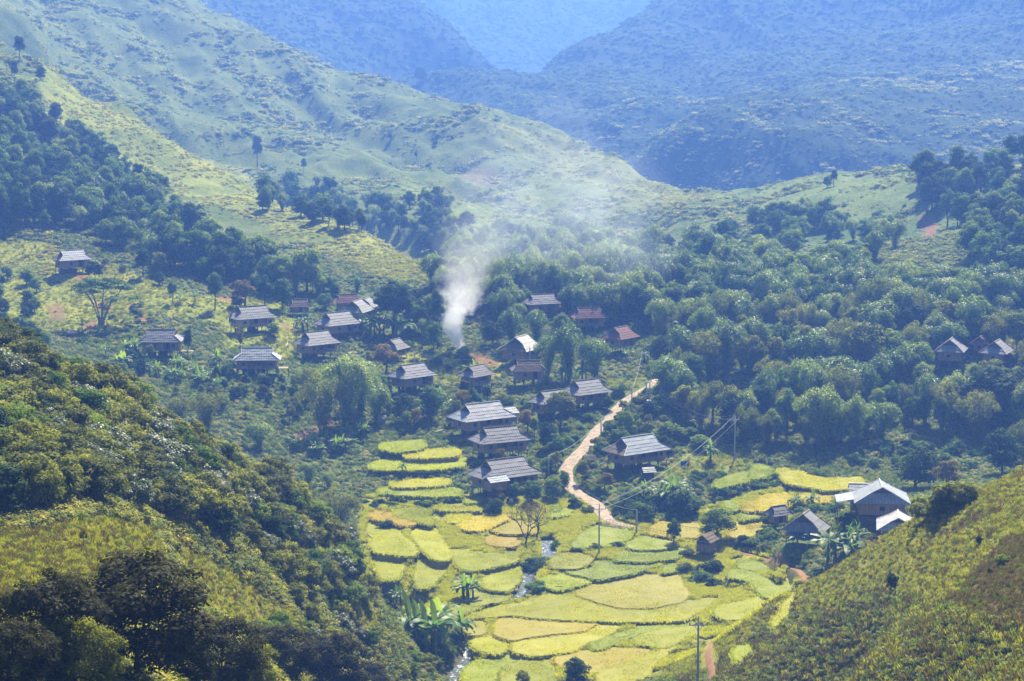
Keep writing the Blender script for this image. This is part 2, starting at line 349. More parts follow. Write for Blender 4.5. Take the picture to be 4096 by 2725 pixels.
M['ridge_dim'] = simple('ridge_cap_dim', [(.16, .15, .14), (.26, .25, .24)], 2, .7, .3)
M['plank'] = simple('plank_wall', [(.16, .115, .075), (.27, .20, .135), (.40, .31, .21)], 1.6, .85, .15, .2, (5, 5, .35))
M['plank_pale'] = simple('bamboo_wall', [(.30, .22, .14), (.44, .34, .22), (.55, .44, .30)], 1.6, .8, .15, .2, (5, 5, .35))
M['gable'] = simple('gable_board', [(.07, .05, .038), (.13, .10, .075)], 2, .9, .1)
M['post'] = simple('post_wood', [(.12, .09, .065), (.22, .175, .13)], 2, .9, .1)
M['dark'] = simple('shade_and_char', [(.012, .011, .010), (.03, .026, .022)], 2, .9, .1)  # near-black panels paint the unlit inside of openings; also charred wood
M['tarp'] = simple('blue_tarp', [(.008, .05, .32), (.015, .09, .50)], 2, .6, .4)
M['concrete'] = simple('concrete', [(.30, .31, .32), (.42, .43, .44)], 3, .8, .2)
M['steel'] = simple('galvanised_steel', [(.45, .47, .49), (.62, .64, .66)], 6, .45, .6)
M['wire'] = simple('pale_cable', [(.38, .38, .38), (.50, .50, .50)], 2, .5, .5)
M['glass'] = simple('insulator', [(.10, .06, .05), (.16, .10, .08)], 3, .2, .8)
M['fence'] = simple('bamboo_fence', [(.22, .17, .10), (.36, .29, .18)], 4, .9, .1)
M['skin'] = simple('skin', [(.25, .13, .08), (.32, .18, .11)], 3, .6, .3)
M['red'] = simple('red_cloth', [(.45, .03, .04), (.55, .06, .06)], 3, .9, .1)
M['navy'] = simple('navy_cloth', [(.02, .03, .06), (.04, .05, .10)], 3, .9, .1)
M['black'] = simple('black_cloth', [(.012, .012, .013), (.03, .03, .03)], 3, .9, .1)
M['white'] = simple('white_cloth', [(.6, .6, .6), (.75, .75, .75)], 3, .9, .1)
M['hide'] = simple('pale_hide', [(.42, .34, .28), (.60, .52, .44)], 2, .9, .1)
M['darkhide'] = simple('dark_hide', [(.03, .025, .02), (.06, .05, .04)], 2, .9, .1)

def water_mat():
    m, nt, b = new_mat('stream_water'); v = geo_pos(nt)
    f = noise(nt, 1.6, 6, v, .7)
    c = ramp(nt, f, [(.05, .06, .06), (.10, .12, .12), (.75, .78, .80)], [.35, .56, .66]); nt.links.new(c, b.inputs['Base Color'])
    b.inputs['Roughness'].default_value = .12
    bp = nt.nodes.new('ShaderNodeBump'); bp.inputs['Strength'].default_value = .6; bp.inputs['Distance'].default_value = .12; nt.links.new(f, bp.inputs['Height']); nt.links.new(bp.outputs[0], b.inputs['Normal'])
    return m
M['water'] = water_mat()
def ground_mat():
    m, nt, b = new_mat('ground_cover'); v = geo_pos(nt)
    at = nt.nodes.new('ShaderNodeAttribute'); at.attribute_name = 'gcol'
    f1 = noise(nt, .9, 6, v, .7); f2 = noise(nt, .06, 5, v, .6); f3 = noise(nt, 3.0, 3, v, .7)
    k = ramp(nt, f1, [(.6, .65, .6), (1, 1, 1), (1.35, 1.25, 1.05)], [.34, .5, .68])
    k2 = ramp(nt, f2, [(.62, .72, .75), (1, 1, 1), (1.35, 1.2, 1.0)], [.32, .5, .7])
    c = mixc(nt, 1.0, at.outputs['Color'], k, 'MULTIPLY'); c = mixc(nt, 1.0, c, k2, 'MULTIPLY'); nt.links.new(c, b.inputs['Base Color'])
    b.inputs['Roughness'].default_value = .95; b.inputs['Specular IOR Level'].default_value = .05
    bp = nt.nodes.new('ShaderNodeBump'); bp.inputs['Strength'].default_value = 1.0; bp.inputs['Distance'].default_value = .7
    nt.links.new(math_(nt, 'ADD', f1, math_(nt, 'MULTIPLY', f3, .35)), bp.inputs['Height']); nt.links.new(bp.outputs[0], b.inputs['Normal'])
    return m
M['ground'] = ground_mat()
def road_mat():
    m, nt, b = new_mat('dirt_road'); v = geo_pos(nt)
    f = noise(nt, .8, 7, v, .7); vo = nt.nodes.new('ShaderNodeTexVoronoi'); vo.inputs['Scale'].default_value = 2.2; nt.links.new(v, vo.inputs['Vector'])
    c = ramp(nt, f, [(.17, .12, .08), (.27, .20, .135), (.38, .29, .20)], [.34, .5, .66])
    c = mixc(nt, math_(nt, 'MULTIPLY', math_(nt, 'LESS_THAN', vo.outputs['Distance'], .22), .5), c, (.60, .52, .45)); nt.links.new(c, b.inputs['Base Color']); b.inputs['Roughness'].default_value = .95
    bp = nt.nodes.new('ShaderNodeBump'); bp.inputs['Strength'].default_value = .8; bp.inputs['Distance'].default_value = .25; nt.links.new(f, bp.inputs['Height']); nt.links.new(bp.outputs[0], b.inputs['Normal'])
    return m
M['road'] = road_mat()

# ------------------------------------------------------------------ rice fields: flat plots cut into the slope
def cr(P, ox, oy, k): return [(ox + x / k, oy + y / k) for x, y in P]
A4 = lambda P: cr(P, 1400, 1700, 2.613)
A6 = lambda P: cr(P, 2200, 1850, 2.613)
AC = lambda P: cr(P, 1600, 1900, 2.946)
A1 = lambda P: cr(P, 2900, 1700, 1.96)
A5 = lambda P: cr(P, 1400, 2150, 1.571)
AL = lambda P: cr(P, 2600, 2150, 1.5755)
FIELDS = [  # colour class, outline in photo pixels, crop height
 ('bright', A4([(300,190),(400,182),(560,172),(790,152),(806,200),(700,232),(480,252),(300,228)])),
 ('yellow', A4([(530,280),(700,262),(1150,238),(1165,290),(820,318),(560,308)])),
 ('bright', A4([(180,430),(280,378),(500,363),(700,378),(1000,348),(1215,328),(1220,398),(900,432),(400,442)])),
 ('yellow', A4([(390,610),(520,573),(800,568),(1050,548),(1068,592),(850,612),(500,622)])),
 ('green', A4([(262,680),(330,648),(700,648),(1000,638),(1190,678),(1185,708),(850,718),(450,702)])),
 ('green', A4([(1165,770),(1430,748),(1435,775),(1180,792)])),
 ('yellow', A4([(855,850),(1100,828),(1410,832),(1395,864),(1000,872)])),
 ('yg', A4([(430,890),(600,865),(880,865),(870,900),(720,915),(780,950),(900,985),(880,1025),(720,985),(600,950),(440,925)])),
 ('orange', A4([(165,895),(330,890),(500,925),(690,970),(705,1000),(560,1022),(400,975),(200,940)])),
 ('yellow', A4([(990,935),(1290,920),(1270,945),(1090,1005),(1010,970)])),
 ('gold', A4([(1105,1000),(1270,960),(1500,935),(1710,918),(1680,948),(1400,1062),(1270,1080),(1120,1032)])),
 ('gold', A4([(1450,1060),(1560,1000),(1780,985),(1990,1030),(1965,1092),(1600,1102)])),
 ('orange', A4([(1380,1150),(1500,1135),(1760,1150),(1780,1240),(1640,1235),(1500,1222),(1390,1190)])),
 ('yg', A4([(170,1000),(480,980),(500,1060),(540,1130),(640,1210),(720,1300),(700,1335),(560,1330),(400,1310),(230,1290),(200,1150)])),
 ('yg', A4([(235,1340),(420,1330),(550,1350),(560,1400),(530,1490),(500,1580),(335,1590),(280,1480)])),
 ('yg', A4([(600,1080),(900,1045),(930,1130),(980,1200),(1010,1260),(1050,1310),(1080,1372),(900,1378),(770,1290),(690,1190)])),
 ('yg', A4([(690,1400),(860,1372),(1030,1392),(1000,1500),(920,1560),(850,1660),(690,1680),(670,1560)])),
 ('yg', A4([(1025,1270),(1250,1290),(1480,1330),(1700,1305),(1800,1300),(1750,1390),(1420,1462),(1250,1490),(1120,1450),(1075,1380)])),
 ('yg', AC([(1030,1120),(1300,1030),(1400,1040),(1415,1190),(1350,1270),(1280,1330),(1060,1310),(930,1280)])),
 ('olive', AC([(600,1470),(950,1320),(1280,1340),(1350,1375),(1230,1450),(1000,1470),(860,1560),(700,1610),(560,1590)])),
 ('green', A6([(190,850),(400,660),(520,640),(700,660),(890,700),(880,750),(760,780),(640,830),(400,850)])),
 ('green', A6([(760,830),(920,760),(1050,740),(1230,790),(1340,840),(1200,862),(1000,872),(850,870)])),
 ('gold2', A6([(-20,985),(180,918),(470,955),(460,1010),(280,1075),(-20,1062)])),
 ('bright', AC([(1590,1240),(1720,1160),(1900,1138),(2100,1150),(2270,1190),(2200,1235),(1880,1320),(1700,1280)])),
 ('green', A6([(120,1100),(440,1020),(720,1010),(1000,1010),(1120,1040),(900,1110),(720,1150),(480,1185)])),
 ('green', A6([(640,985),(740,920),(1000,878),(1340,872),(1500,880),(1400,940),(1330,962),(1000,1000)])),
 ('brown', A6([(230,1330),(400,1240),(600,1185),(900,1160),(1350,1130),(1385,1250),(1480,1350),(1380,1415),(1100,1472),(750,1480),(500,1420)])),
 ('bright', A6([(1140,1092),(1340,1000),(1352,1090),(1155,1128)])),
 ('gold', A6([(1000,690),(1100,608),(1400,593),(1565,608),(1565,742),(1380,745),(1200,735)])),
 ('gold', A6([(1850,740),(1900,598),(2200,588),(2265,640),(2150,722),(1950,762)])),
 ('green', A6([(1700,188),(1900,118),(2140,88),(2150,8),(2352,60),(2352,112),(2000,185),(1700,255)])),
 ('gold', A6([(1980,430),(2200,370),(2400,320),(2400,455),(2050,492)])),
 ('green', A6([(1780,400),(1930,383),(1992,440),(1985,482),(1890,472)])),
 ('green', A6([(1980,540),(2352,470),(2352,515),(2100,555)])),
 ('green', A1([(180,400),(240,292),(390,350),(260,400)])),
 ('gold2', A1([(400,330),(600,368),(770,420),(1100,408),(1105,462),(800,492),(480,432)])),
 ('gold', A1([(230,610),(320,545),(540,520),(470,560),(505,620),(380,652),(240,655)])),
 ('green', A1([(90,700),(470,640),(485,662),(300,692),(110,733)])),
 ('gold', A1([(560,560),(640,528),(870,528),(862,562),(780,592)])),
 ('green', A1([(60,1070),(130,1038),(300,1058),(450,1130),(482,1172),(300,1122),(90,1092)])),
 ('green', A1([(0,1135),(120,1118),(280,1160),(400,1232),(430,1262),(480,1205),(470,1150),(560,1160),(582,1212),(540,1280),(430,1330),(300,1325),(260,1280),(180,1190),(0,1160)])),
 ('yg', A1([(-120,1440),(0,1395),(100,1380),(240,1345),(300,1328),(450,1335),(570,1270),(500,1335),(400,1412),(200,1485),(0,1500)])),
 ('yg', A1([(590,1262),(620,1238),(565,1330),(525,1420),(495,1568),(350,1568),(385,1450),(480,1345)])),
 ('yellow', A5([(700,490),(900,430),(1100,385),(1250,343),(1400,335),(1560,382),(1660,412),(1800,422),(2000,402),(2240,372),(2335,362),(2240,425),(2100,498),(1700,505),(1500,498),(1240,488),(1000,463)])),
 ('orange2', A5([(900,525),(960,472),(1250,490),(1560,510),(1480,560),(1100,600),(1030,622),(900,592)])),
 ('brown', A5([(680,510),(800,502),(880,540),(870,580),(740,592)])),
 ('yellow', A5([(1000,650),(1100,605),(1480,568),(1570,520),(1740,515),(1600,605),(1480,645),(1400,692),(1150,722),(1000,692)])),
 ('yg', A5([(740,612),(900,595),(990,640),(978,700),(900,710),(780,680)])),
 ('bright', A5([(760,770),(1000,722),(1110,732),(990,772),(935,800),(935,850),(925,890),(710,906),(700,840)])),
 ('green', A5([(1480,660),(1760,560),(2100,508),(2210,515),(2000,555),(1850,572),(1700,628),(1560,690)])),
 ('orange2', A5([(1260,742),(1400,706),(1650,678),(1900,672),(1900,700),(1700,772),(1600,822),(1500,822),(1300,780)])),
 ('olive', A5([(1762,640),(1800,602),(2000,562),(2200,540),(2245,560),(1985,672)])),
 ('gold2', A5([(1540,906),(1545,835),(1790,752),(1950,690),(2090,648),(1950,762),(1850,906)])),
 ('yg', A5([(950,800),(1120,742),(1250,752),(1290,790),(1300,906),(930,906)])),
 ('bright', AL([(520,670),(640,660),(632,760),(600,800),(527,782)])),
 ('green', A6([(0,440),(90,425),(140,455),(120,480),(0,478)])),
 ('bright', A6([(-10,490),(240,476),(250,505),(60,540),(-30,545)])),
]
def poly_clean(P):
    P = np.array(P, float); out = []
    for i in range(len(P)):                      # subdivide and wobble the outline a little
        a, b = P[i], P[(i + 1) % len(P)]; k = max(1, int(np.hypot(*(b - a)) / 14))
        for j in range(k): out.append(a + (b - a) * j / k)
    out = np.array(out); w = 1.6
    T_ = np.roll(out, -1, 0) - np.roll(out, 1, 0); T_ /= np.hypot(*T_.T)[:, None] + 1e-9; ar = np.sum(out[:, 0] * np.roll(out[:, 1], -1) - out[:, 1] * np.roll(out[:, 0], -1))
    out = out + np.stack([T_[:, 1], -T_[:, 0]], 1) * (1 if ar > 0 else -1) * np.array([12.0, 8.0])
    out = (out + np.roll(out, 1, 0) + np.roll(out, -1, 0)) / 3
    out[:, 0] += w * vnoise(out[:, 0] / 11, out[:, 1] / 11, 3); out[:, 1] += w * .6 * vnoise(out[:, 0] / 11, out[:, 1] / 11, 4)
    return out
FW = []
for cl, P in FIELDS:
    P = poly_clean(P)
    x, y, z = cast(P[:, 0], P[:, 1], 225); z0 = float(np.nanmedian(z)) 
    X, Y, _ = at_z(P[:, 0], P[:, 1], z0 + 0.75); FW.append((cl, np.stack([X, Y], 1), z0))
order = sorted(range(len(FW)), key=lambda i: -FW[i][1][:, 1].mean())
FIELD_MASK = np.zeros(GX.shape, bool)
for i in order:
    cl, P, z0 = FW[i]
    bb = (GX > P[:, 0].min()) & (GX < P[:, 0].max()) & (GY > P[:, 1].min()) & (GY < P[:, 1].max()) & (GY > 225)
    ii = np.argwhere(bb)
    if len(ii) == 0: continue
    ins = inpoly(GX[bb], GY[bb], P); sel = ii[ins]
    GZ[sel[:, 0], sel[:, 1]] = z0; FIELD_MASK[sel[:, 0], sel[:, 1]] = True

def polydist(x, y, L):                            # distance to a polyline, x,y arrays
    d = np.full(np.shape(x), 1e9)
    for a, b in zip(L, L[1:]):
        ax, ay = a[:2]; bx, by = b[:2]; ll = (bx - ax) ** 2 + (by - ay) ** 2 + 1e-9
        t = np.clip(((x - ax) * (bx - ax) + (y - ay) * (by - ay)) / ll, 0, 1)
        d = np.minimum(d, np.hypot(x - ax - t * (bx - ax), y - ay - t * (by - ay)))
    return d
def px_line(L, dmin=225):
    u, v = np.array(L, float).T; x, y, z = cast(u, v, dmin); return np.stack([x, y, z], 1)
def smooth_line(P, step=1.2):
    P = np.asarray(P); seg = np.r_[0, np.cumsum(np.linalg.norm(np.diff(P[:, :2], axis=0), axis=1))]
    t = np.arange(0, seg[-1], step); out = np.stack([np.interp(t, seg, P[:, k]) for k in range(P.shape[1])], 1)
    for _ in range(3): out[1:-1] = (out[:-2] + 2 * out[1:-1] + out[2:]) / 4
    return out
ROAD = smooth_line(px_line([(2621,1512),(2602,1545),(2556,1568),(2506,1595),(2476,1625),(2460,1652),(2430,1686),(2388,1721),(2365,1752),(2350,1782),(2320,1809),(2288,1840),(2266,1874),(2266,1910),(2278,1942),(2298,1965),(2326,1984),(2365,2003),(2391,2022),(2410,2049),(2424,2074),(2450,2090),(2500,2102),(2545,2112)]))
PATH1 = smooth_line(px_line([(2936,2205),(2992,2218),(3053,2236),(3114,2254),(3155,2266),(3190,2282),(3211,2297),(3224,2312),(3221,2326)]))
PATH2 = smooth_line(px_line([(2857,2556),(2835,2594),(2832,2620),(2838,2658),(2851,2683),(2844,2708),(2841,2740)], 200))
PATH3 = smooth_line(px_line([(1125,1290),(1150,1308),(1172,1325),(1200,1336),(1235,1348)]))
PATH4 = smooth_line(px_line([(780,1495),(830,1488),(880,1480),(920,1472),(960,1470)]))
PATH5 = smooth_line(px_line([(2545,2112),(2600,2125),(2650,2140),(2700,2152)]))
STREAM = smooth_line(px_line([(2188,2150),(2196,2170),(2200,2200),(2195,2225),(2150,2245),(2116,2275),(2112,2300),(2102,2330),(2088,2352),(2085,2372),(2060,2386),(2000,2400),(1935,2432),(1885,2500),(1882,2600),(1845,2650),(1805,2690),(1790,2740)]))
near = (GY > 220) & (GY < 500)
d = polydist(GX[near], GY[near], STREAM); t = GZ[near]
GZ[near] = t - 0.9 * np.clip(1.6 - d / 1.8, 0, 1)
for L, w in ((ROAD, 2.6), (PATH1, 1.2), (PATH3, 1.4), (PATH4, 1.4)):
    sm = L.copy()
    for k in range(len(L)): sm[k, 2] = L[max(0, k - 3):k + 4, 2].mean()
    L[:, 2] = sm[:, 2]
    ii = np.argwhere((GY > L[:, 1].min() - 4) & (GY < L[:, 1].max() + 4) & (GX > L[:, 0].min() - 4) & (GX < L[:, 0].max() + 4))
    x, y = GX[ii[:, 0], ii[:, 1]], GY[ii[:, 0], ii[:, 1]]
    D2 = np.hypot(x[:, None] - L[None, :, 0], y[:, None] - L[None, :, 1]); k = D2.argmin(1); dm = D2.min(1)
    f = np.clip((w * 1.7 - dm) / (w * .7), 0, 1); GZ[ii[:, 0], ii[:, 1]] = GZ[ii[:, 0], ii[:, 1]] * (1 - f) + (L[k, 2] - .05) * f

# house pads are levelled too (footprints filled in by the house table)
HOUSES = [  # u, v (ground centre), turn deg, length, depth, roof, end roof, wall, label
 (290,1092, 24,  9.8, 6.2,'pale','thatch','plank','stilt house with brown thatched side, highest on the left slope above red earth'),
 (648,1425,  0, 10.2, 6.5,'grey','grey','plank','dark stilt house seen square on behind two slim trees, above a banana grove'),
 (1012,1328, 20, 11.5, 7.0,'grey','grey','plank_pale','stilt house with tawny plank walls behind two bare vine-wrapped trunks'),
 (1030,1498,  2, 11.0, 6.5,'pale','pale','plank','pale ribbed-roof stilt house seen square on, with a small deck at its right end'),
 (1268,1432, 40, 10.2, 7.2,'grey','grey','plank','wide grey-roofed stilt house beside the bright lawn, a pole before its gable'),
 (1352,1352, 40, 11.0, 7.4,'grey','grey','plank','grey-roofed stilt house directly uphill of the one on the bright lawn'),
 (1428,1300, 72,  9.5, 7.0,'grey','grey','plank','stilt house with its gable to the viewer, left of the small gabled one'),
 (1468,1270, 76,  7.5, 5.5,'grey','grey','plank','small gabled house half hidden against the big round tree'),
 (1392,1252, 10,  7.5, 5.0,'tile','tile','plank','low house with dark red tiled roof behind the row of gabled houses'),
 (1198,1258, 12,  6.0, 4.5,'thatch','thatch','plank','low brown shed under a banana plant uphill of the lawn'),
 (1580,1432, 62,  6.8, 5.5,'dim','dim','plank','little gabled house whose roof rises over the rusty shrub left of the smoke'),
 (1650,1565, 28, 10.5, 6.8,'grey','grey','plank','dark grey-roofed house sunk behind bananas and shrubs below the smoke'),
 (1905,1562, 34,  8.5, 5.5,'dim','dim','plank','low dark house of which only the gable shows, right below the grassy bank'),
 (2085,1455, 62,  9.8, 8.0,'patch','thatch','plank','stilt house with patchy white and tan roof slope beside the red earth yard'),
 (2115,1542,  4,  8.6, 5.6,'thatch','thatch','plank','brown thatched barn on low stilts below the patchy white-roofed house'),
 (2205,1670, 38,  9.5, 6.0,'grey','grey','plank','tall dark house mostly hidden behind the yellow-green tree beside the road'),
 (2345,1632, 24, 10.5, 7.0,'grey','grey','plank','grey-roofed house right next to the bend of the dirt road'),
 (1930,1735, 22, 13.5, 8.0,'pale','blue','plank','large stilt house, bright blue-grey roof and open veranda, uppermost of three above the rice'),
 (2000,1828, 18, 12.0, 7.0,'grey','grey','plank','grey-roofed stilt house in the middle of the three beside the rice terraces'),
 (2020,1968, 22, 13.6, 8.0,'grey','grey','plank','long grey-roofed stilt house with a side wing, lowest of the three beside the rice terraces'),
 (2548,1870, 24, 13.0, 7.5,'blue','thatch','plank','stilt house right of the dirt road, blue-grey roof with brown thatched left end'),
 (3520,2078, 84,  9.5, 9.6,'metal','metal','plank','stilt house with silvery blue roof and tan gable wall, tallest in the right-hand farmstead'),
 (3590,2165, 80,  8.5, 7.0,'pale','pale','plank','pale-roofed outhouse half hidden by the brown hill crest'),
 (3222,2180, 66,  6.4, 7.4,'grey','grey','plank','grey-roofed shed closed with a hanging dark blue tarpaulin'),
 (3112,2118, 20,  4.6, 3.6,'dim','dim','plank','small open lean-to behind the shed with the blue tarpaulin'),
 (3802,1462, 70,  9.0, 7.0,'grey','grey','plank','gabled house in the far right woods, left of its two neighbours'),
 (3985,1468, 64,  9.5, 6.5,'grey','grey','plank','gabled house in the far right woods, right one near the frame edge'),
 (3926,1415, 60,  6.0, 4.5,'tile','tile','plank','tiny reddish-roofed house peeping out of the far right woods'),
 (2168,1268, 14, 10.0, 6.0,'grey','grey','plank','distant pale-roofed house veiled in haze among the trees right of the smoke'),
 (2352,1325, 10,  9.0, 6.0,'tile','tile','plank','distant mauve-roofed house half buried in trees behind the big bamboo'),
 (2482,1408, 34,  8.5, 6.5,'tile','tile','plank','reddish-roofed house in the trees above the far end of the road'),
]
HP = []
for h in HOUSES:
    x, y, z = cast(h[0], h[1], 285 if 'outhouse' in h[8] else 225); x = float(x[0]); y = float(y[0]); z = float(z[0])
    r = 0.5 * math.hypot(h[3], h[4]) * 0.8
    bb = (np.abs(GX - x) < r * 1.8) & (np.abs(GY - y) < r * 1.8) & ~FIELD_MASK
    dd = np.hypot(GX[bb] - x, GY[bb] - y); f = np.clip((r * 1.7 - dd) / (r * .7), 0, 1)
    GZ[bb] = GZ[bb] * (1 - f) + z * f; HP.append((x, y, z, r))

# ------------------------------------------------------------------ ground sheet with its land cover
GU, GV = pix(GX, GY, GZ)
def zone(x, y, z, polys_d):
    u, v = pix(x, y, z); m = np.zeros(np.shape(x), bool)
    for P, d0, d1 in polys_d: m |= inpoly(u, v, P) & (y > d0) & (y < d1)
    return m
wob = fbm(GX, GY, 9, 71, 3)
far_ = np.clip((GY - 500) / 100, 0, 1); gu = GU + 22 * wob * np.clip(300 / GY, 0, 1) + 32 * far_ * fbm(GX, GY, 30, 73, 4); gv = GV + 12 * fbm(GX, GY, 7, 81, 3) * np.clip(300 / GY, 0, 1) + 22 * far_ * fbm(GX, GY, 26, 83, 4)
C = np.zeros((NS, NA, 3)); C[:] = (.085, .125, .028)
def paint(col, P, d0=0, d1=1e9, f=1.0):
    m = inpoly(gu, gv, P) & (GY > d0) & (GY < d1); C[m] = C[m] * (1 - f) + np.array(col) * f
big = (GY > 330)
C[(GY > 540)] = (.085, .135, .040)                                    # hills beyond the village
C[(GY > 560) & (gv < 1100) & (gu < 3000) & (GY < 1700)] = (.110, .150, .036)
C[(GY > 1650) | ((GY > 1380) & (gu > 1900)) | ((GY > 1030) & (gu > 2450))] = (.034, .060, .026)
LIT = (.20, .235, .048)  # sunlit tone put into the colour of the spur's yellow grass
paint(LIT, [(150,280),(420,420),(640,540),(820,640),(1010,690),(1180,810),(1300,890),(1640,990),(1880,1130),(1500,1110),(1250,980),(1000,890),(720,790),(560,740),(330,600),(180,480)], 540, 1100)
paint((.17, .20, .06), [(1900,470),(2250,560),(2650,720),(2850,800),(2600,840),(2250,720),(2000,580)], 700, 1300)  # this and the next two: hill patches painted lighter, as if sunlit
paint((.13, .18, .055), [(2800,760),(3650,680),(3700,860),(3300,900),(3000,860)], 600, 1000)
paint((.16, .21, .05), [(1600,680),(1950,830),(2050,900),(1900,930),(1650,800)], 640, 1150)
paint((.15, .13, .06), [(1830,690),(2010,690),(2010,745),(1900,740)], 700, 1300)
paint((.20, .125, .08), [(1990,190),(2150,240),(2100,275),(1980,240)], 1800, 2900)
paint((.18, .11, .07), [(3670,860),(3760,880),(3740,960),(3690,930)], 500, 900)
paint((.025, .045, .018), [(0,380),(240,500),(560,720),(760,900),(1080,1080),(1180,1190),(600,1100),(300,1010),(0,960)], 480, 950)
G1 = (.22, .25, .038)
for P in ([(0,960),(200,980),(420,1060),(700,1160),(900,1200),(1100,1200),(1150,1260),(850,1300),(600,1250),(500,1330),(200,1330),(0,1250)], [(880,1270),(1230,1270),(1180,1330),(1100,1400),(1160,1450),(1050,1440),(1100,1330),(900,1340)],
          [(1600,1400),(1800,1440),(2000,1440),(2050,1500),(1850,1540),(1600,1520)], [(880,1340),(1250,1330),(1250,1360),(900,1390)]): paint(G1, P, 400, 640)
paint((.23, .25, .035), [(1090,1330),(1230,1350),(1180,1390),(1160,1440),(1050,1420),(1100,1380)], 400, 640)
paint((.14, .18, .04), [(2430,1520),(2600,1500),(2640,1540),(2500,1590),(2430,1580)], 380, 600)
paint((.17, .21, .045), [(2650,1900),(2780,1780),(2900,1780),(3020,1850),(2950,1900),(2850,1900),(2700,1920)], 330, 500)
RED = (.23, .12, .065)
for P in ([(265,1095),(345,1095),(345,1122),(280,1122)], [(378,1212),(435,1210),(440,1240),(390,1245)], [(330,1290),(385,1290),(380,1325),(330,1325)],
          [(498,1220),(540,1225),(610,1300),(575,1300)], [(870,1188),(980,1188),(980,1210),(870,1206)], [(1850,1428),(1900,1422),(1990,1452),(1975,1475),(1900,1462),(1850,1445)], [(2120,1440),(2160,1440),(2155,1462),(2125,1460)],
          [(3450,2050),(3520,2080),(3540,2105),(3440,2090)], [(3440,2135),(3520,2140),(3500,2180),(3440,2165)], [(3180,2300),(3240,2300),(3230,2330)]): paint(RED, P, 200, 640, .9)
paint((.17, .11, .055), [(170,1235),(215,1215),(262,1228),(250,1262),(272,1290),(225,1282),(180,1298),(190,1260)], 400, 640, .75)
paint((.20, .13, .075), [(1250,1720),(1290,1670),(1345,1655),(1340,1700),(1290,1730),(1150,1780),(1170,1740)], 330, 500)
paint((.26, .17, .10), [(1900,1735),(2110,1720),(2120,1760),(1960,1765),(1760,1760)], 330, 500, .8)
VF = [(1440,1990),(1700,1960),(2330,2010),(2450,2080),(2700,2090),(2800,2040),(3100,1950),(3300,2000),(3130,2100),(2900,2160),(3150,2260),(3200,2330),(3050,2480),(2600,2725),(1850,2725),(1850,2500),(1600,2440),(1440,2250)]
paint((.26, .27, .035), VF, 255, 400)
# near hills
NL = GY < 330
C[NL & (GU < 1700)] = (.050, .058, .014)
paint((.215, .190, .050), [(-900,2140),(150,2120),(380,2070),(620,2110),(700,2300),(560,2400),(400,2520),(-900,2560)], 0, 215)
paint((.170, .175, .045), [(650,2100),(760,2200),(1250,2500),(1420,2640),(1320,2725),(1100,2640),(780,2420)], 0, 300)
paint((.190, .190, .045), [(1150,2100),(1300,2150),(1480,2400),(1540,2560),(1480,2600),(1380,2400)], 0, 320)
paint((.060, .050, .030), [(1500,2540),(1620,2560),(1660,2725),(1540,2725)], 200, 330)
rh = (GX > 25) & (GY < 300) & (GU > 2600)
C[rh] = (.100, .105, .026)
HT = [(4900,1850),(4096,1880),(3700,1990),(3380,2200),(3180,2320),(3080,2420),(3300,2440),(3560,2360),(3800,2440),(4900,2700)]
paint((.250, .250, .045), HT, 0, 320)
paint((.230, .240, .045), [(3180,2320),(3100,2380),(3050,2480),(2950,2600),(2700,2725),(2560,2725),(2800,2500),(3000,2350)], 200, 340)
BR = (.150, .085, .050)
for P in (A1([(1560,900),(1750,800),(1900,700),(2100,635),(2220,640),(2100,705),(1900,790),(1700,870)]), A1([(2600,820),(2344,870),(2200,900),(1950,1150),(1820,1300),(1740,1400),(2344,1560),(2800,1700)]), A5([(0,0),(1,0),(1,1)])): paint(BR, P, 0, 300, .85)
C[FIELD_MASK] = (.10, .10, .030)
d = polydist(GX[near], GY[near], STREAM); c = C[near]; c[d < 1.6] = (.11, .09, .06); C[near] = c
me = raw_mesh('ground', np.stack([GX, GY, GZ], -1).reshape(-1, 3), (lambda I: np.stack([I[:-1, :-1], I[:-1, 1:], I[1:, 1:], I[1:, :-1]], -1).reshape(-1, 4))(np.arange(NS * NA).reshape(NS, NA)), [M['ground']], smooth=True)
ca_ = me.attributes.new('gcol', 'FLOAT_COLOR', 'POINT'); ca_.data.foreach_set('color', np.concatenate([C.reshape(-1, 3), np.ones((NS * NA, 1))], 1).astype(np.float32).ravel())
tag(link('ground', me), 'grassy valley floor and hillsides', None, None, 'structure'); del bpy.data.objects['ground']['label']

def ribbon(name, L, hw, mat, lift=0.05, jitter=.14, end_taper=True):
    L = np.asarray(L); T = np.gradient(L[:, :2], axis=0); T /= np.linalg.norm(T, axis=1)[:, None] + 1e-9; N = np.stack([-T[:, 1], T[:, 0]], 1)
    k = 7; V = []; hwv = np.full(len(L), hw) if np.isscalar(hw) else np.interp(np.linspace(0, 1, len(L)), np.linspace(0, 1, len(hw)), hw)
    for j in range(k):
        t = -1 + 2 * j / (k - 1); w = hwv * t * (1 + jitter * vnoise(L[:, 0] * .35 + 5 * (t > 0), L[:, 1] * .35, 9))
        P = L[:, :2] + N * w[:, None]; z = np.maximum(L[:, 2] - .05, 0 * L[:, 2] - 1e9)
        z = np.maximum(ground(P[:, 0], P[:, 1]), z - .4) + lift * (1.0 if abs(t) < .9 else .2)
        V.append(np.c_[P, z])
    V = np.stack(V, 1); n_, k_ = V.shape[:2]; I = np.arange(n_ * k_).reshape(n_, k_)
    F = np.stack([I[:-1, :-1], I[1:, :-1], I[1:, 1:], I[:-1, 1:]], -1).reshape(-1, 4)
    o = link(name, raw_mesh(name, V.reshape(-1, 3), F, [mat], smooth=True)); tag(o, kind='structure'); return o
ribbon('road', ROAD, [.8, 1.0, 1.1, 1.2, 1.3, 1.4, 1.5, 1.3, 1.5, 1.5, .5], M['road'], .10)
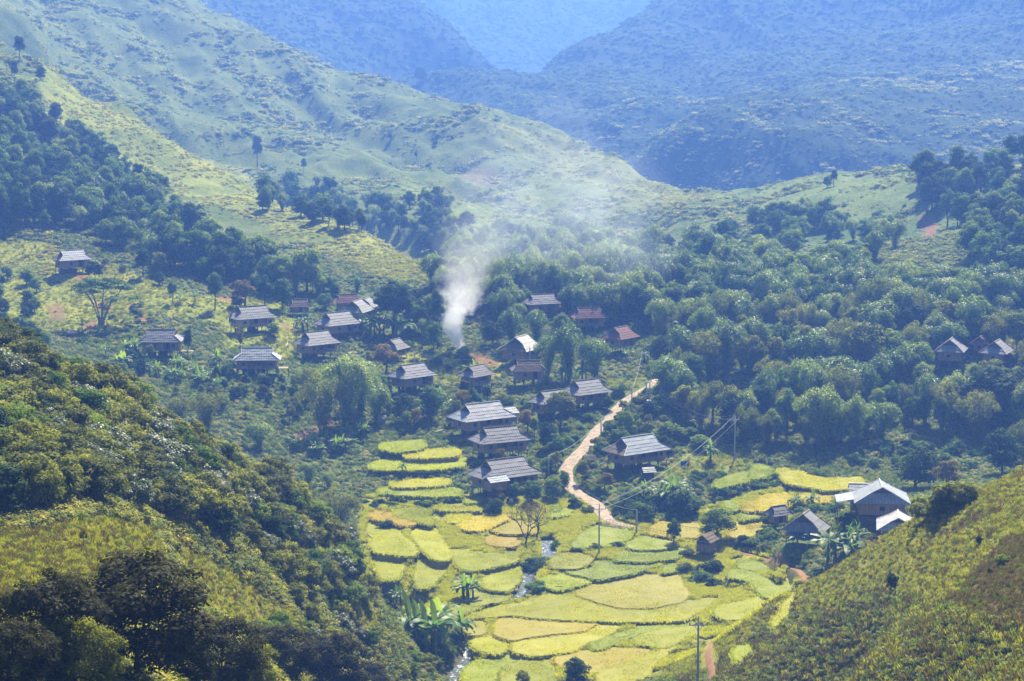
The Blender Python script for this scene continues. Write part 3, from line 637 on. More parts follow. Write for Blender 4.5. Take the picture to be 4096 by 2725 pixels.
for L, w in ((PATH1, .55), (PATH2, .42), (PATH3, .7), (PATH4, .7), (PATH5, .4)): ribbon('path', L, w, M['dirt'], .08)
SW = STREAM.copy(); SW[:, 2] = ground(SW[:, 0], SW[:, 1]); SW[:, 2] = np.minimum.accumulate(SW[:, 2]) + .28
def water_ribbon():
    L = SW; T = np.gradient(L[:, :2], axis=0); T /= np.linalg.norm(T, axis=1)[:, None]; N = np.stack([-T[:, 1], T[:, 0]], 1)
    hw = np.interp(np.linspace(0, 1, len(L)), np.linspace(0, 1, 12), [1.7, 1.8, 1.2, .8, .8, .9, 1.3, 1.1, .8, .9, .9, 1.0])
    V = np.stack([np.c_[L[:, :2] + N * (hw * t)[:, None], L[:, 2]] for t in (-1, 0, 1)], 1); I = np.arange(len(L) * 3).reshape(-1, 3)
    F = np.stack([I[:-1, :-1], I[1:, :-1], I[1:, 1:], I[:-1, 1:]], -1).reshape(-1, 4)
    tag(link('stream', raw_mesh('stream', V.reshape(-1, 3), F, [M['water']], smooth=True)), kind='structure')
water_ribbon()

# ------------------------------------------------------------------ rice standing in the plots
RICE = {  # dark, mid, light
 'bright': ((.20,.25,.010), (.32,.36,.012), (.44,.46,.020)), 'green': ((.16,.21,.015), (.25,.30,.018), (.36,.38,.028)),
 'yg': ((.24,.25,.012), (.37,.36,.014), (.50,.46,.022)), 'yellow': ((.28,.27,.020), (.42,.38,.028), (.56,.48,.040)),
 'gold': ((.34,.25,.035), (.50,.36,.045), (.62,.46,.060)), 'gold2': ((.28,.26,.030), (.42,.37,.040), (.52,.45,.055)),
 'orange': ((.34,.19,.045), (.47,.28,.060), (.56,.36,.075)), 'orange2': ((.32,.22,.040), (.44,.31,.052), (.54,.41,.065)),
 'brown': ((.26,.21,.040), (.38,.30,.060), (.46,.38,.080)), 'olive': ((.19,.20,.015), (.29,.29,.020), (.40,.38,.030))}
_m = [np.mean([v[i] for k_, v in RICE.items() if k_ in ('yg', 'green', 'yellow', 'bright')], 0) for i in range(3)]
RICE = {k: tuple(tuple(float(x) for x in (np.array(v[i]) * .6 + _m[i] * .4) * np.array([.90, .96, 1.0])) for i in range(3)) for k, v in RICE.items()}
RMAT = {k: leaf_mat('rice_' + k, *v, trans=.45, rough=.6, spec=.15, tr=(1, 1, .5)) for k, v in RICE.items()}
M['rice_tuft'] = RMAT['yg']
RTXT = {'bright': 'bright lime rice plot', 'green': 'green rice plot', 'yg': 'yellow-green rice plot', 'yellow': 'yellow rice plot', 'gold': 'golden ripe rice plot', 'gold2': 'pale gold rice plot',
        'orange': 'orange-tinted ripe rice plot', 'orange2': 'reddish ripe rice patch', 'brown': 'brownish ripe rice plot', 'olive': 'olive rice plot'}
def rice(cl, P, z0):
    h = {'orange': .6, 'brown': .6, 'orange2': .6}.get(cl, .72) * (.62 if P[:, 1].mean() < 372 else 1.0)
    lo = P.min(0); hi = P.max(0); sp_ = .30
    xs, ys = np.meshgrid(np.arange(lo[0], hi[0], sp_), np.arange(lo[1], hi[1], sp_ * 1.25)); xs = xs.ravel() + rng.normal(0, .1, xs.size); ys = ys.ravel() + rng.normal(0, .12, ys.size)
    k = inpoly(xs, ys, P); xs = xs[k]; ys = ys[k]; n_ = len(xs)
    if n_ < 3: return
    nb = 5; N_ = n_ * nb
    bx = np.repeat(xs, nb) + rng.normal(0, .07, N_); by = np.repeat(ys, nb) + rng.normal(0, .07, N_)
    hv = h * (1 + .16 * fbm(bx, by, 3.5, 5, 3)) * rng.uniform(.75, 1.12, N_)
    th = rng.uniform(0, 2 * np.pi, N_); wd = rng.uniform(.05, .09, N_)
    lean = rng.uniform(.05, .38, N_); la = rng.uniform(0, 2 * np.pi, N_)
    base = z0 - .05
    dx = np.cos(th) * wd; dy = np.sin(th) * wd
    mx = bx + np.cos(la) * lean * .35; my = by + np.sin(la) * lean * .35; tx = bx + np.cos(la) * lean; ty = by + np.sin(la) * lean
    V = np.stack([np.stack([bx - dx * .6, by - dy * .6, np.full(N_, base)], 1), np.stack([bx + dx * .6, by + dy * .6, np.full(N_, base)], 1), np.stack([mx + dx, my + dy, base + hv * .65], 1), np.stack([tx, ty, base + hv], 1)], 1).reshape(-1, 3)
    F = np.arange(N_ * 4).reshape(N_, 4)
    lv = np.clip(.5 + .36 * fbm(bx, by, 9, 41, 4) + .22 * fbm(bx, by, 1.2, 43, 2) + rng.normal(0, .13, N_), 0, 1)
    # dense inner mass of stems
    g = .45; gx, gy = np.meshgrid(np.arange(lo[0] - g, hi[0] + g, g), np.arange(lo[1] - g, hi[1] + g, g)); gz = z0 + h * (.60 + .12 * vnoise(gx / .8, gy / .8, 6) + .08 * vnoise(gx / 3, gy / 3, 8))
    c = inpoly(gx, gy, P); I = np.arange(gx.size).reshape(gx.shape)
    cell = c[:-1, :-1] & c[:-1, 1:] & c[1:, :-1] & c[1:, 1:]
    Fg = np.stack([I[:-1, :-1], I[:-1, 1:], I[1:, 1:], I[1:, :-1]], -1)[cell]
    Fs = []; G0 = np.c_[gx.ravel(), gy.ravel(), gz.ravel()]; G1_ = G0.copy(); G1_[:, 2] = z0 - .15; o2 = len(G0)
    cp_ = np.pad(cell, 1)
    for (da, a, b) in (((0, -1), (0, 0), (1, 0)), ((0, 1), (1, 1), (0, 1)), ((-1, 0), (0, 1), (0, 0)), ((1, 0), (1, 0), (1, 1))):
        e = cell & ~cp_[1 + da[0]:cp_.shape[0] - 1 + da[0] or None, 1 + da[1]:cp_.shape[1] - 1 + da[1] or None]
        r_, c_ = np.nonzero(e)
        if len(r_): p = I[r_ + a[0], c_ + a[1]]; q = I[r_ + b[0], c_ + b[1]]; Fs.append(np.stack([p, q, q + o2, p + o2], 1))
    Va = np.concatenate([V, G0, G1_]); off = len(V)
    allF = np.concatenate([F, Fg + off] + [f + off for f in Fs]); lvg = np.clip(.38 + .25 * fbm(gx[:-1, :-1][cell], gy[:-1, :-1][cell], 6, 41, 3), 0, 1)
    attr = np.concatenate([lv, lvg] + [np.full(len(f), .15) for f in Fs])  # plot sides toned darkest, painting the shade along their edges
    used = np.zeros(len(Va), bool); used[allF.ravel()] = True; remap = np.cumsum(used) - 1
    o = link('rice_field', raw_mesh('rice_field', Va[used], remap[allF], [RMAT[cl]], attr))
    tag(o, kind='stuff')
for cl, P, z0 in FW: rice(cl, P, z0)

# ------------------------------------------------------------------ plant prototypes
def unit(n_, g=None):
    v = (g or rng).normal(size=(n_, 3)); return v / np.linalg.norm(v, axis=1)[:, None]
def leaves(Cn, N, size, g, aspect=.55, fold=.0):
    """diamond-shaped leaf faces"""
    n_ = len(Cn); r = unit(n_, g); a = np.cross(N, r); a /= np.linalg.norm(a, axis=1)[:, None] + 1e-9; b = np.cross(N, a)
    s = (np.asarray(size) * g.uniform(.65, 1.35, n_))[:, None]
    return np.stack([Cn - a * s, Cn + b * s * aspect, Cn + a * s, Cn - b * s * aspect], 1).reshape(-1, 3), np.arange(n_ * 4).reshape(-1, 4)
def lobed(lobes, nleaf, size, g, up=.45, aspect=.55, inner=.25):
    L = np.array(lobes, float); w = (L[:, 3] * L[:, 4]) + .0; w /= w.sum(); k = g.choice(len(L), nleaf, p=w)
    d = unit(nleaf, g); d[:, 2] = np.where(d[:, 2] < -.35, -d[:, 2] * .6, d[:, 2]); rad = np.where(g.uniform(size=nleaf) < inner, g.uniform(.35, .8, nleaf), g.normal(.96, .09, nleaf))
    P = L[k, :3] + d * rad[:, None] * np.stack([L[k, 3], L[k, 3], L[k, 4]], 1)
    N = d + unit(nleaf, g) * .48 + np.array([0, 0, up]); N /= np.linalg.norm(N, axis=1)[:, None]
    V, F = leaves(P, N, size, g, aspect)
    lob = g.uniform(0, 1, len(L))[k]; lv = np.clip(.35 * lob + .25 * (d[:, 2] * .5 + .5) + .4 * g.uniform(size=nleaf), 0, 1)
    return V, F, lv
def lobes_ellipsoid(n_, rx, rz, cz, g, r0=.26, r1=.42, flat=.8, bottom=-.55, skew=0):
    out = [(0, 0, cz, rx * .62, rz * .62)]
    while len(out) < n_:
        d = unit(1, g)[0]
        if d[2] < bottom: continue
        q = g.uniform(.55, .85); r = rx * g.uniform(r0, r1)
        out.append((d[0] * rx * q, d[1] * rx * q, cz + d[2] * rz * q + skew * d[0], r, r * flat * (rz / rx) ** .5))
    return out
def trunk_mb(H, r, lobes, g, nl=5, lean=.25, base=0.0):
    mb = MB(); top = Vector((g.normal(0, lean), g.normal(0, lean), H)); mid = Vector((top.x * .3 + g.normal(0, .08), top.y * .3, H * .5))
    mb.tube([(0, 0, -.6), (0, 0, 0), mid, top], [r * 1.35, r * 1.1, r * .8, r * .5], 7)
    for L in sorted(lobes[1:], key=lambda q: -q[3])[:nl]:
        s = mid.lerp(top, g.uniform(.4, 1.0)); e = Vector(L[:3]); m_ = s.lerp(e, .5) + Vector((0, 0, -.08 * (e - s).length))
        mb.tube([s, m_, e], [r * .42, r * .28, r * .1], 5)
    return mb
PROTO = {}
def add_proto(key, crown, trunk=None, both=None): PROTO[key] = (crown, trunk, both)
def finish(key, V, F, lv, leafm, mb, barkm):
    cm = raw_mesh(key + '_crown', V, F, [leafm], lv)
    tm = mb.mesh(key + '_trunk', [barkm], True) if mb else None
    if mb:
        n0 = len(V); tv = np.array(mb.v, float); q = np.array([f if len(f) == 4 else tuple(f[:3]) + (f[2],) for f in mb.f if len(f) == 4], int)
        bm_ = raw_mesh(key, np.concatenate([V, tv]), np.concatenate([F, q + n0]), [leafm, barkm], np.concatenate([lv, np.zeros(len(q))]), mi=np.r_[np.zeros(len(F), int), np.ones(len(q), int)])
    else: bm_ = cm
    add_proto(key, cm, tm, bm_)
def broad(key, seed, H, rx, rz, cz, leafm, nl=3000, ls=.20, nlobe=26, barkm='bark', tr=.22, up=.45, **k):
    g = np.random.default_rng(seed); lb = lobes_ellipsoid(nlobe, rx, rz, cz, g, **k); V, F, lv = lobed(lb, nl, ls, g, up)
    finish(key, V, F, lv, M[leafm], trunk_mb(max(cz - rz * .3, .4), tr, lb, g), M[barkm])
# sizes are for a crown about 1 unit = 1 m; every prototype is later scaled to the height wanted
for i in range(4):
    broad('round%d' % i, 100 + i, 8, 2.9, 3.5, 4.1, ['leaf', 'leaf_cool', 'leaf', 'leaf_dark'][i], 4200, .21, 30 + 4 * i, bottom=-.95)
    PROTO['round%d' % i] += (8.0,)
for i in range(3):
    broad('tall%d' % i, 120 + i, 10, 2.3, 4.2, 5.6, ['leaf', 'leaf_cool', 'leaf_dark'][i], 3800, .21, 34, r0=.3, r1=.5); PROTO['tall%d' % i] += (10.0,)
broad('yellowtree0', 130, 8, 2.8, 3.3, 4.6, 'leaf_yellow', 3600, .20, 30); PROTO['yellowtree0'] += (8.0,)
broad('yellowtree1', 131, 8, 2.4, 3.2, 4.4, 'leaf_yellow', 2600, .20, 20); PROTO['yellowtree1'] += (8.0,)
broad('rusttree0', 132, 6, 2.3, 2.5, 3.4, 'leaf_rust', 3000, .18, 24); PROTO['rusttree0'] += (6.0,)
broad('bigtree', 133, 13, 4.6, 5.8, 6.8, 'leaf_dark', 9000, .25, 60, tr=.4, r0=.16, r1=.27); PROTO['bigtree'] += (13.0,)
def umbrella(key, seed, leafm):
    g = np.random.default_rng(seed); lb = []
    for k in range(34):
        a = g.uniform(0, 6.28); r = g.uniform(.3, 5.2) ; lb.append((math.cos(a) * r, math.sin(a) * r * .8, 6.2 - .07 * r * r + g.normal(0, .45), g.uniform(.8, 1.4), g.uniform(.22, .4)))
    V, F, lv = lobed(lb, 3200, .20, g, 1.2, inner=.4); mb = MB()
    for e in ((-3.2, .5, 5.2), (-.6, 0, 5.9), (2.6, .4, 5.4), (1.0, -1.5, 5.5)):
        mb.tube([(0.1 * e[0], 0, -.5), (.12 * e[0], 0, .8), (.45 * e[0], e[1] * .5, 3.2), e], [.2, .15, .12, .05], 6)
    finish(key, V, F, lv, M[leafm], mb, M['bark_pale']); PROTO[key] += (7.0,)
umbrella('umbrella', 140, 'leaf')
def airy(key, seed, leafm, H=8, nl=1500):          # open crown on a visible branching trunk
    g = np.random.default_rng(seed); lb = lobes_ellipsoid(26, H * .33, H * .34, H * .64, g, r0=.2, r1=.34); V, F, lv = lobed(lb, nl, .2, g, .4, inner=.5)
    finish(key, V, F, lv, M[leafm], trunk_mb(H * .6, .17, lb, g, 12), M['bark']); PROTO[key] += (float(H),)
airy('airy0', 150, 'leaf', 8, 2600); airy('airy1', 151, 'leaf_cool', 7, 2200); airy('airy2', 152, 'leaf_rust', 6, 900)
def bare(key, seed, leafm=None, nl=0):
    g = np.random.default_rng(seed); mb = MB(); tips = []
    def br(p, d, L, r, k):
        e = p + d * L; m_ = p.lerp(e, .5) + Vector(g.normal(0, .06 * L, 3)); mb.tube([p, m_, e], [r, r * .8, r * .6], 5); tips.append(e)
        if k == 0: return
        for _ in range(3 if k > 1 else 2):
            nd = (d + Vector(g.normal(0, .42, 3)) + Vector((0, 0, .22))).normalized(); br(e, nd, L * g.uniform(.55, .8), r * .58, k - 1)
    br(Vector((0, 0, -.4)), Vector((.05, 0, 1)), 1.9, .2, 0)
    for d in ((-.55, .1, 1), (.5, -.1, 1), (.1, .3, 1.1)): br(Vector((0, 0, 1.3)), Vector(d).normalized(), 2.0, .14, 4)
    g2 = np.array([tuple(t) for t in tips[5:]]); Pn = g2[g.integers(0, len(g2), max(nl, 40))] + g.normal(0, .22, (max(nl, 40), 3)); V, F = leaves(Pn, unit(len(Pn), g), .09, g)
    finish(key, V, F, g.uniform(size=len(F)), M[leafm or 'leaf_rust'], mb, M['bark']); PROTO[key] += (7.2,)
bare('bare0', 160); bare('bare1', 161, 'leaf_rust', 900)
def bamboo(key, seed, n_=13, H=9.0, spread=3.0, leafm='bamboo', nl=5600):
    g = np.random.default_rng(seed); mb = MB(); Ps = []; Ns = []; lvs = []
    for k in range(n_):
        a = g.uniform(0, 6.28); rr = spread * g.uniform(.15, 1.0) ** .7; h = H * g.uniform(.72, 1.0) * (1 - .18 * (rr / spread) ** 2)
        b0 = Vector((math.cos(a) * rr * .12, math.sin(a) * rr * .12, -.3)); top = Vector((math.cos(a) * rr * .75, math.sin(a) * rr * .75, h)); tip = Vector((math.cos(a) * (rr + .9), math.sin(a) * (rr + .9), h - 1.1 - .6 * g.uniform()))
        pts = [b0, b0.lerp(top, .5) + Vector((0, 0, .1 * h)) * 0 + Vector((-math.cos(a), -math.sin(a), 0)) * rr * .14, top, tip]
        mb.tube(pts, [.06, .05, .035, .01], 4)
        m_ = nl // n_; t = g.beta(1.5, 1.1, m_); q = []
        for tt in t:                               # plume round the upper culm, heaviest just below the arch
            s = tt * 2.55 + .4
            p = pts[0].lerp(pts[1], s) if s < 1 else (pts[1].lerp(pts[2], s - 1) if s < 2 else pts[2].lerp(pts[3], s - 2)); q.append(tuple(p))
        q = np.array(q); rad = (.45 + .62 * np.sin(np.pi * np.clip(t, 0, 1) ** .9) ** .7) * g.uniform(.9, 1.15)
        d = unit(m_, g); off_ = d * (rad * np.cbrt(g.uniform(.35, 1, m_)))[:, None]; off_[:, 2] = off_[:, 2] * .85 - .12
        Ps.append(q + off_); nn = d * .9 + unit(m_, g) * .42 + np.array([math.cos(a) * .3, math.sin(a) * .3, .35]); Ns.append(nn / np.linalg.norm(nn, axis=1)[:, None])
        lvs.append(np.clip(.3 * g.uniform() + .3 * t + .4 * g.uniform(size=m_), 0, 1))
    P = np.concatenate(Ps); N = np.concatenate(Ns); V, F = leaves(P, N, .19, g, .38)
    finish(key, V, F, np.concatenate(lvs), M[leafm], mb, M['banana_stem']); PROTO[key] += (H,)
bamboo('bamboo0', 170); bamboo('bamboo1', 171, 16, 10, 3.6, nl=7200); bamboo('bamboo2', 172, 9, 8, 2.4, nl=4400); bamboo('bamboo3', 173, 12, 9.5, 3.2, 'leaf_yellow', 5600)
def banana(key, seed, stems=3, H=3.6, spread=.9, nleaf=8):
    g = np.random.default_rng(seed); mb = MB(); Vs = []; Fs = []; lvs = []; o = 0
    for s in range(stems):
        a0 = g.uniform(0, 6.28); r0 = spread * g.uniform(0, 1) * (s > 0); bx, by = math.cos(a0) * r0, math.sin(a0) * r0; h = H * g.uniform(.45, .62)
        mb.tube([(bx, by, -.3), (bx, by, h * .5), (bx + g.normal(0, .05), by, h)], [.15, .12, .08], 7)
        for k in range(nleaf):
            a = 2 * math.pi * (k + g.uniform(-.3, .3)) / nleaf; up_ = g.uniform(.25, 1.0) if k else 1.35; L = H * g.uniform(.48, .66); w = L * .135
            n_ = 9; t = np.linspace(0, 1, n_); el = up_ * 1.15 - t * g.uniform(.9, 1.9) * (1 if k else .35)
            rr = np.cumsum(np.cos(el)) * L / n_; zz = np.cumsum(np.sin(el)) * L / n_; wd = w * np.sin(np.pi * np.clip(t * .93 + .05, 0, 1)) ** .6; wd[0] = .03
            ca2, sa2 = math.cos(a), math.sin(a); cx = bx + ca2 * rr; cy = by + sa2 * rr; cz = h + zz
            for sd in (-1, 1):
                E = np.stack([cx - sa2 * wd * sd, cy + ca2 * wd * sd, cz + wd * .35 + g.normal(0, .02, n_)], 1); C_ = np.stack([cx, cy, cz], 1)
                Vs.append(np.concatenate([C_, E])); I = np.arange(n_ - 1); f = np.stack([I, I + 1, I + 1 + n_, I + n_], 1) + o
                if g.uniform() < .5: f = np.delete(f, g.integers(3, n_ - 1), 0)
                Fs.append(f); lvs.append(np.full(len(f), np.clip(g.uniform(0, .7) + .5 * (k == 0), 0, 1))); o += 2 * n_
    finish(key, np.concatenate(Vs), np.concatenate(Fs), np.concatenate(lvs), M['banana'], mb, M['banana_stem']); PROTO[key] += (H * 1.05,)
for i in range(4): banana('banana%d' % i, 180 + i, [1, 3, 5, 2][i], 3.6, [.1, 1.0, 1.6, .6][i])
for i, lm in enumerate(['leaf_olive', 'leaf_olive', 'leaf', 'leaf_olive', 'leaf_silver', 'leaf_dark']):
    broad('bush%d' % i, 200 + i, 3.2, 1.9, 1.75, 1.35, lm, 5200, .105, 34, tr=.08, r0=.18, r1=.36); PROTO['bush%d' % i] += (3.1,)
for i, lm in enumerate(['leaf_olive_shade', 'leaf_olive_shade', 'leaf_olive']):
    broad('near%d' % i, 220 + i, 6, 2.7, 3.0, 2.95, lm, 17000, .085, 70, tr=.14, r0=.14, r1=.30, bottom=-1.0); PROTO['near%d' % i] += (5.9,)
for i, lm in enumerate(['leaf', 'leaf_cool', 'leaf_yellow', 'leaf_dark']):
    broad('shrub%d' % i, 240 + i, 2.2, 1.5, 1.05, .9, lm, 1300, .15, 16, tr=.05); PROTO['shrub%d' % i] += (2.0,)
broad('papaya', 260, 4, 1.0, .6, 3.3, 'leaf_yellow', 260, .25, 8, tr=.08); PROTO['papaya'] += (4.0,)
broad('cone', 261, 2.2, .7, 1.2, 1.1, 'leaf_dark', 1500, .09, 20, tr=.05); PROTO['cone'] += (2.3,)
def tuft(key, seed, n_, h, sp_, leafm, w=.03):
    g = np.random.default_rng(seed); a = g.uniform(0, 6.28, n_); r = sp_ * np.sqrt(g.uniform(size=n_)); x = np.cos(a) * r; y = np.sin(a) * r; hh = h * g.uniform(.5, 1.1, n_); la = g.uniform(0, 6.28, n_); ln = hh * g.uniform(.15, .7, n_)
    th = g.uniform(0, 6.28, n_); dx = np.cos(th) * w; dy = np.sin(th) * w
    V = np.stack([np.stack([x - dx, y - dy, 0 * x - .05], 1), np.stack([x + dx, y + dy, 0 * x - .05], 1), np.stack([x + np.cos(la) * ln * .4 + dx, y + np.sin(la) * ln * .4 + dy, hh * .65], 1), np.stack([x + np.cos(la) * ln, y + np.sin(la) * ln, hh], 1)], 1).reshape(-1, 3)
    add_proto(key, raw_mesh(key, V, np.arange(n_ * 4).reshape(-1, 4), [M[leafm]], g.uniform(size=n_)), None, None); PROTO[key] += (h,)
def clump(key, seed, n_, rx, rz, leafm, ls):
    g = np.random.default_rng(seed); lb = [(0, 0, rz * .2, rx * .7, rz * .7)] + [(g.normal(0, rx * .45), g.normal(0, rx * .45), rz * g.uniform(.1, .5), rx * g.uniform(.3, .5), rz * g.uniform(.3, .55)) for _ in range(6)]
    V, F, lv = lobed(lb, n_, ls, g, .6); add_proto(key, raw_mesh(key, V, F, [M[leafm]], lv), None, None); PROTO[key] += (rz,)
tuft('grass0', 300, 60, .7, .7, 'weed', .028); tuft('grass1', 301, 60, .7, .7, 'weed_yellow', .028); tuft('grass2', 302, 30, 1.1, .6, 'weed_dry', .03); tuft('ricet0', 304, 80, .8, .6, 'rice_tuft', .035); tuft('ricet1', 305, 80, .7, .6, 'weed_yellow', .03); tuft('reed', 303, 80, 1.7, .9, 'weed', .04)
clump('weed0', 310, 130, .75, .7, 'weed', .11); clump('weed1', 311, 130, .75, .7, 'leaf_cool', .11); clump('weed2', 312, 130, .75, .7, 'weed_yellow', .11); clump('weed3', 313, 130, .75, .7, 'leaf_olive', .11); clump('weed4', 314, 110, .75, .7, 'flower', .10)
clump('far0', 320, 420, 3.4, 3.6, 'leaf_cool', .42); clump('far1', 321, 420, 3.0, 4.6, 'leaf', .42); clump('far2', 322, 420, 3.6, 3.0, 'leaf_dark', .42); clump('farweed', 323, 90, 1.2, .9, 'weed', .25); clump('farweedy', 324, 90, 1.2, .9, 'weed_yellow', .25); clump('farflower', 325, 90, 1.2, .9, 'flower', .25)

# ------------------------------------------------------------------ uncountable cover: instanced on points, one object per sort
def stuff(name, protos, P, scl, rot=None, cat=None):
    """P (n,3); scl (n,) ; protos list of mesh keys chosen at random per point"""
    n_ = len(P)
    if n_ == 0: return
    me = bpy.data.meshes.new(name); me.vertices.add(n_); me.vertices.foreach_set('co', np.asarray(P, np.float32).ravel())
    a = me.attributes.new('scl', 'FLOAT', 'POINT'); a.data.foreach_set('value', np.asarray(scl, np.float32))
    a = me.attributes.new('rz', 'FLOAT', 'POINT'); a.data.foreach_set('value', rng.uniform(0, 6.28, n_).astype(np.float32))
    a = me.attributes.new('pick', 'INT', 'POINT'); a.data.foreach_set('value', rng.integers(0, len(protos), n_).astype(np.int32))
    o = link(name, me); tag(o, kind='stuff')
    ng = bpy.data.node_groups.new(name, 'GeometryNodeTree'); ng.interface.new_socket('Geometry', in_out='INPUT', socket_type='NodeSocketGeometry'); ng.interface.new_socket('Geometry', in_out='OUTPUT', socket_type='NodeSocketGeometry')
    N = ng.nodes; Lk = ng.links; gi = N.new('NodeGroupInput'); go = N.new('NodeGroupOutput'); ip = N.new('GeometryNodeInstanceOnPoints'); jn = N.new('GeometryNodeJoinGeometry')
    for k in reversed(protos):
        src = SRC.get(k)
        if src is None: src = SRC[k] = bpy.data.objects.new('plant_source', PROTO[k][2] or PROTO[k][0])
        oi = N.new('GeometryNodeObjectInfo'); oi.inputs['Object'].default_value = src; oi.inputs['As Instance'].default_value = True; Lk.new(oi.outputs['Geometry'], jn.inputs[0])
    def att(nm, ty):
        x = N.new('GeometryNodeInputNamedAttribute'); x.data_type = ty; x.inputs[0].default_value = nm; return x.outputs[0]
    cx = N.new('ShaderNodeCombineXYZ'); Lk.new(att('rz', 'FLOAT'), cx.inputs[2])
    Lk.new(gi.outputs[0], ip.inputs['Points']); Lk.new(jn.outputs[0], ip.inputs['Instance']); ip.inputs['Pick Instance'].default_value = True
    Lk.new(att('pick', 'INT'), ip.inputs['Instance Index']); Lk.new(cx.outputs[0], ip.inputs['Rotation']); Lk.new(att('scl', 'FLOAT'), ip.inputs['Scale']); Lk.new(ip.outputs[0], go.inputs[0])
    md = o.modifiers.new('cover', 'NODES'); md.node_group = ng
    return o
SRC = {}
def scatter(n_, dmin, dmax, amax=.34, k=1.0, ug=None):
    """random ground points, density falling with distance like 1/D^2 (k=2) so near cover is finer"""
    s = rng.uniform(math.log(dmin + OFF), math.log(dmax + OFF), n_); a = rng.uniform(-amax, amax, n_); y = np.exp(s) - OFF; x = a * np.exp(s)
    return x, y, ground(x, y)
CLR = [np.c_[SW[:, :2], np.full(len(SW), 1.2)]]
def clear(x, y, extra=0.0, vf=False):                        # True where nothing built or cut into the ground stands
    ok = np.ones(np.shape(x), bool)
    sa = (np.log(y + OFF) - SV[0]) / (SV[-1] - SV[0]) * (NS - 1); aa = (x / (y + OFF) + .36) / .72 * (NA - 1)
    ok &= ~FIELD_MASK[np.clip(sa.round().astype(int), 0, NS - 1), np.clip(aa.round().astype(int), 0, NA - 1)]
    for L, w in ((ROAD, 2.1), (PATH1, .9), (PATH2, 1.1), (PATH3, 1.0), (PATH4, 1.0), (SW, 1.8)):
        b = (x > L[:, 0].min() - 4) & (x < L[:, 0].max() + 4) & (y > L[:, 1].min() - 4) & (y < L[:, 1].max() + 4)
        if b.any(): q = np.ones(b.sum(), bool); q = polydist(x[b], y[b], L[::2]) > w + extra; ok[b] &= q
    for hx, hy, hz, r in HP: ok &= np.hypot(x - hx, y - hy) > r + .3 + extra
    return ok
def soil(x, y):                                    # redness of the painted land cover: bare earth
    sa = (np.log(y + OFF) - SV[0]) / (SV[-1] - SV[0]) * (NS - 1); aa = (x / (y + OFF) + .36) / .72 * (NA - 1)
    c = C[np.clip(sa.round().astype(int), 0, NS - 1), np.clip(aa.round().astype(int), 0, NA - 1)]; return c
# woods on the far mountains
x, y, z = scatter(120000, 900, 4600, .29); u, v = pix(x, y, z)
keep = ((y > 1700) | ((u > 1900) & (y > 1400)) | ((u > 2400) & (y > 1040))) & (v < 900)
stuff('forest', ['far0', 'far1', 'far2'], np.c_[x, y, z - 1.6][keep], (rng.uniform(.40, 1.0, len(x)) * np.clip(y / 1700, .6, 1.7))[keep])
# bushes and tall grass on the hills beyond the village
x, y, z = scatter(90000, 540, 1700); c = soil(x, y); lit = c[:, 0] > .15
dens = fbm(x, y, 22, 91, 4); keep = (c[:, 0] < .19) | lit
k1 = keep & ~lit & (dens > .3) & (y < 1550); stuff('undergrowth', ['farweed', 'farweedy', 'weed1'], np.c_[x, y, z][k1], rng.uniform(.5, 1.9, k1.sum()) * y[k1] / 900)
k1 = keep & ~lit & (dens > -.4) & (rng.uniform(size=len(x)) < .35); stuff('grass', ['farweed', 'farweedy'], np.c_[x, y, z][k1], rng.uniform(.3, .8, k1.sum()) * y[k1] / 800)
k1 = keep & lit & (dens < .5) & ~((c[:, 0] > c[:, 1])); stuff('undergrowth', ['farweedy', 'farflower', 'farweedy'], np.c_[x, y, z][k1], rng.uniform(.3, .9, k1.sum()))
# weeds and grass between the fields, round the village, along the road
x, y, z = scatter(150000, 255, 600); ok = clear(x, y); c = soil(x, y); red = (c[:, 0] > c[:, 1] * 1.2); lit = (c[:, 0] > .13) & ~red; r_ = rng.uniform(size=len(x)); nz = fbm(x, y, 12, 95, 3)
ok &= ~(red & (r_ < .93))
P = np.c_[x, y, z]
u, v = pix(x, y, z); ok &= ~(inpoly(u, v, VF) & (rng.uniform(size=len(x)) < .93))
k1 = ok & ~lit & (nz > -.1); stuff('undergrowth', ['weed0', 'weed1', 'weed0', 'weed2', 'weed4'], P[k1], rng.uniform(.5, 1.35, k1.sum()))
k1 = ok & ~lit & (nz <= -.1); stuff('grass', ['grass0', 'weed0', 'grass0', 'weed2'], P[k1], rng.uniform(.5, 1.2, k1.sum()))
k1 = ok & lit; stuff('grass', ['grass1', 'grass0', 'grass1', 'grass1'], P[k1], rng.uniform(.25, .7, k1.sum()) * np.where(nz[k1] > .25, 1.4, 1))
x, y, z = scatter(260000, 262, 400, .14); u, v = pix(x, y, z); k1 = inpoly(u, v, VF) & clear(x, y); k1 &= (fbm(x, y, 7, 98, 3) < .55)
stuff('grass', ['ricet0', 'ricet1', 'ricet0'], np.c_[x, y, z][k1], rng.uniform(.35, .9, k1.sum()))
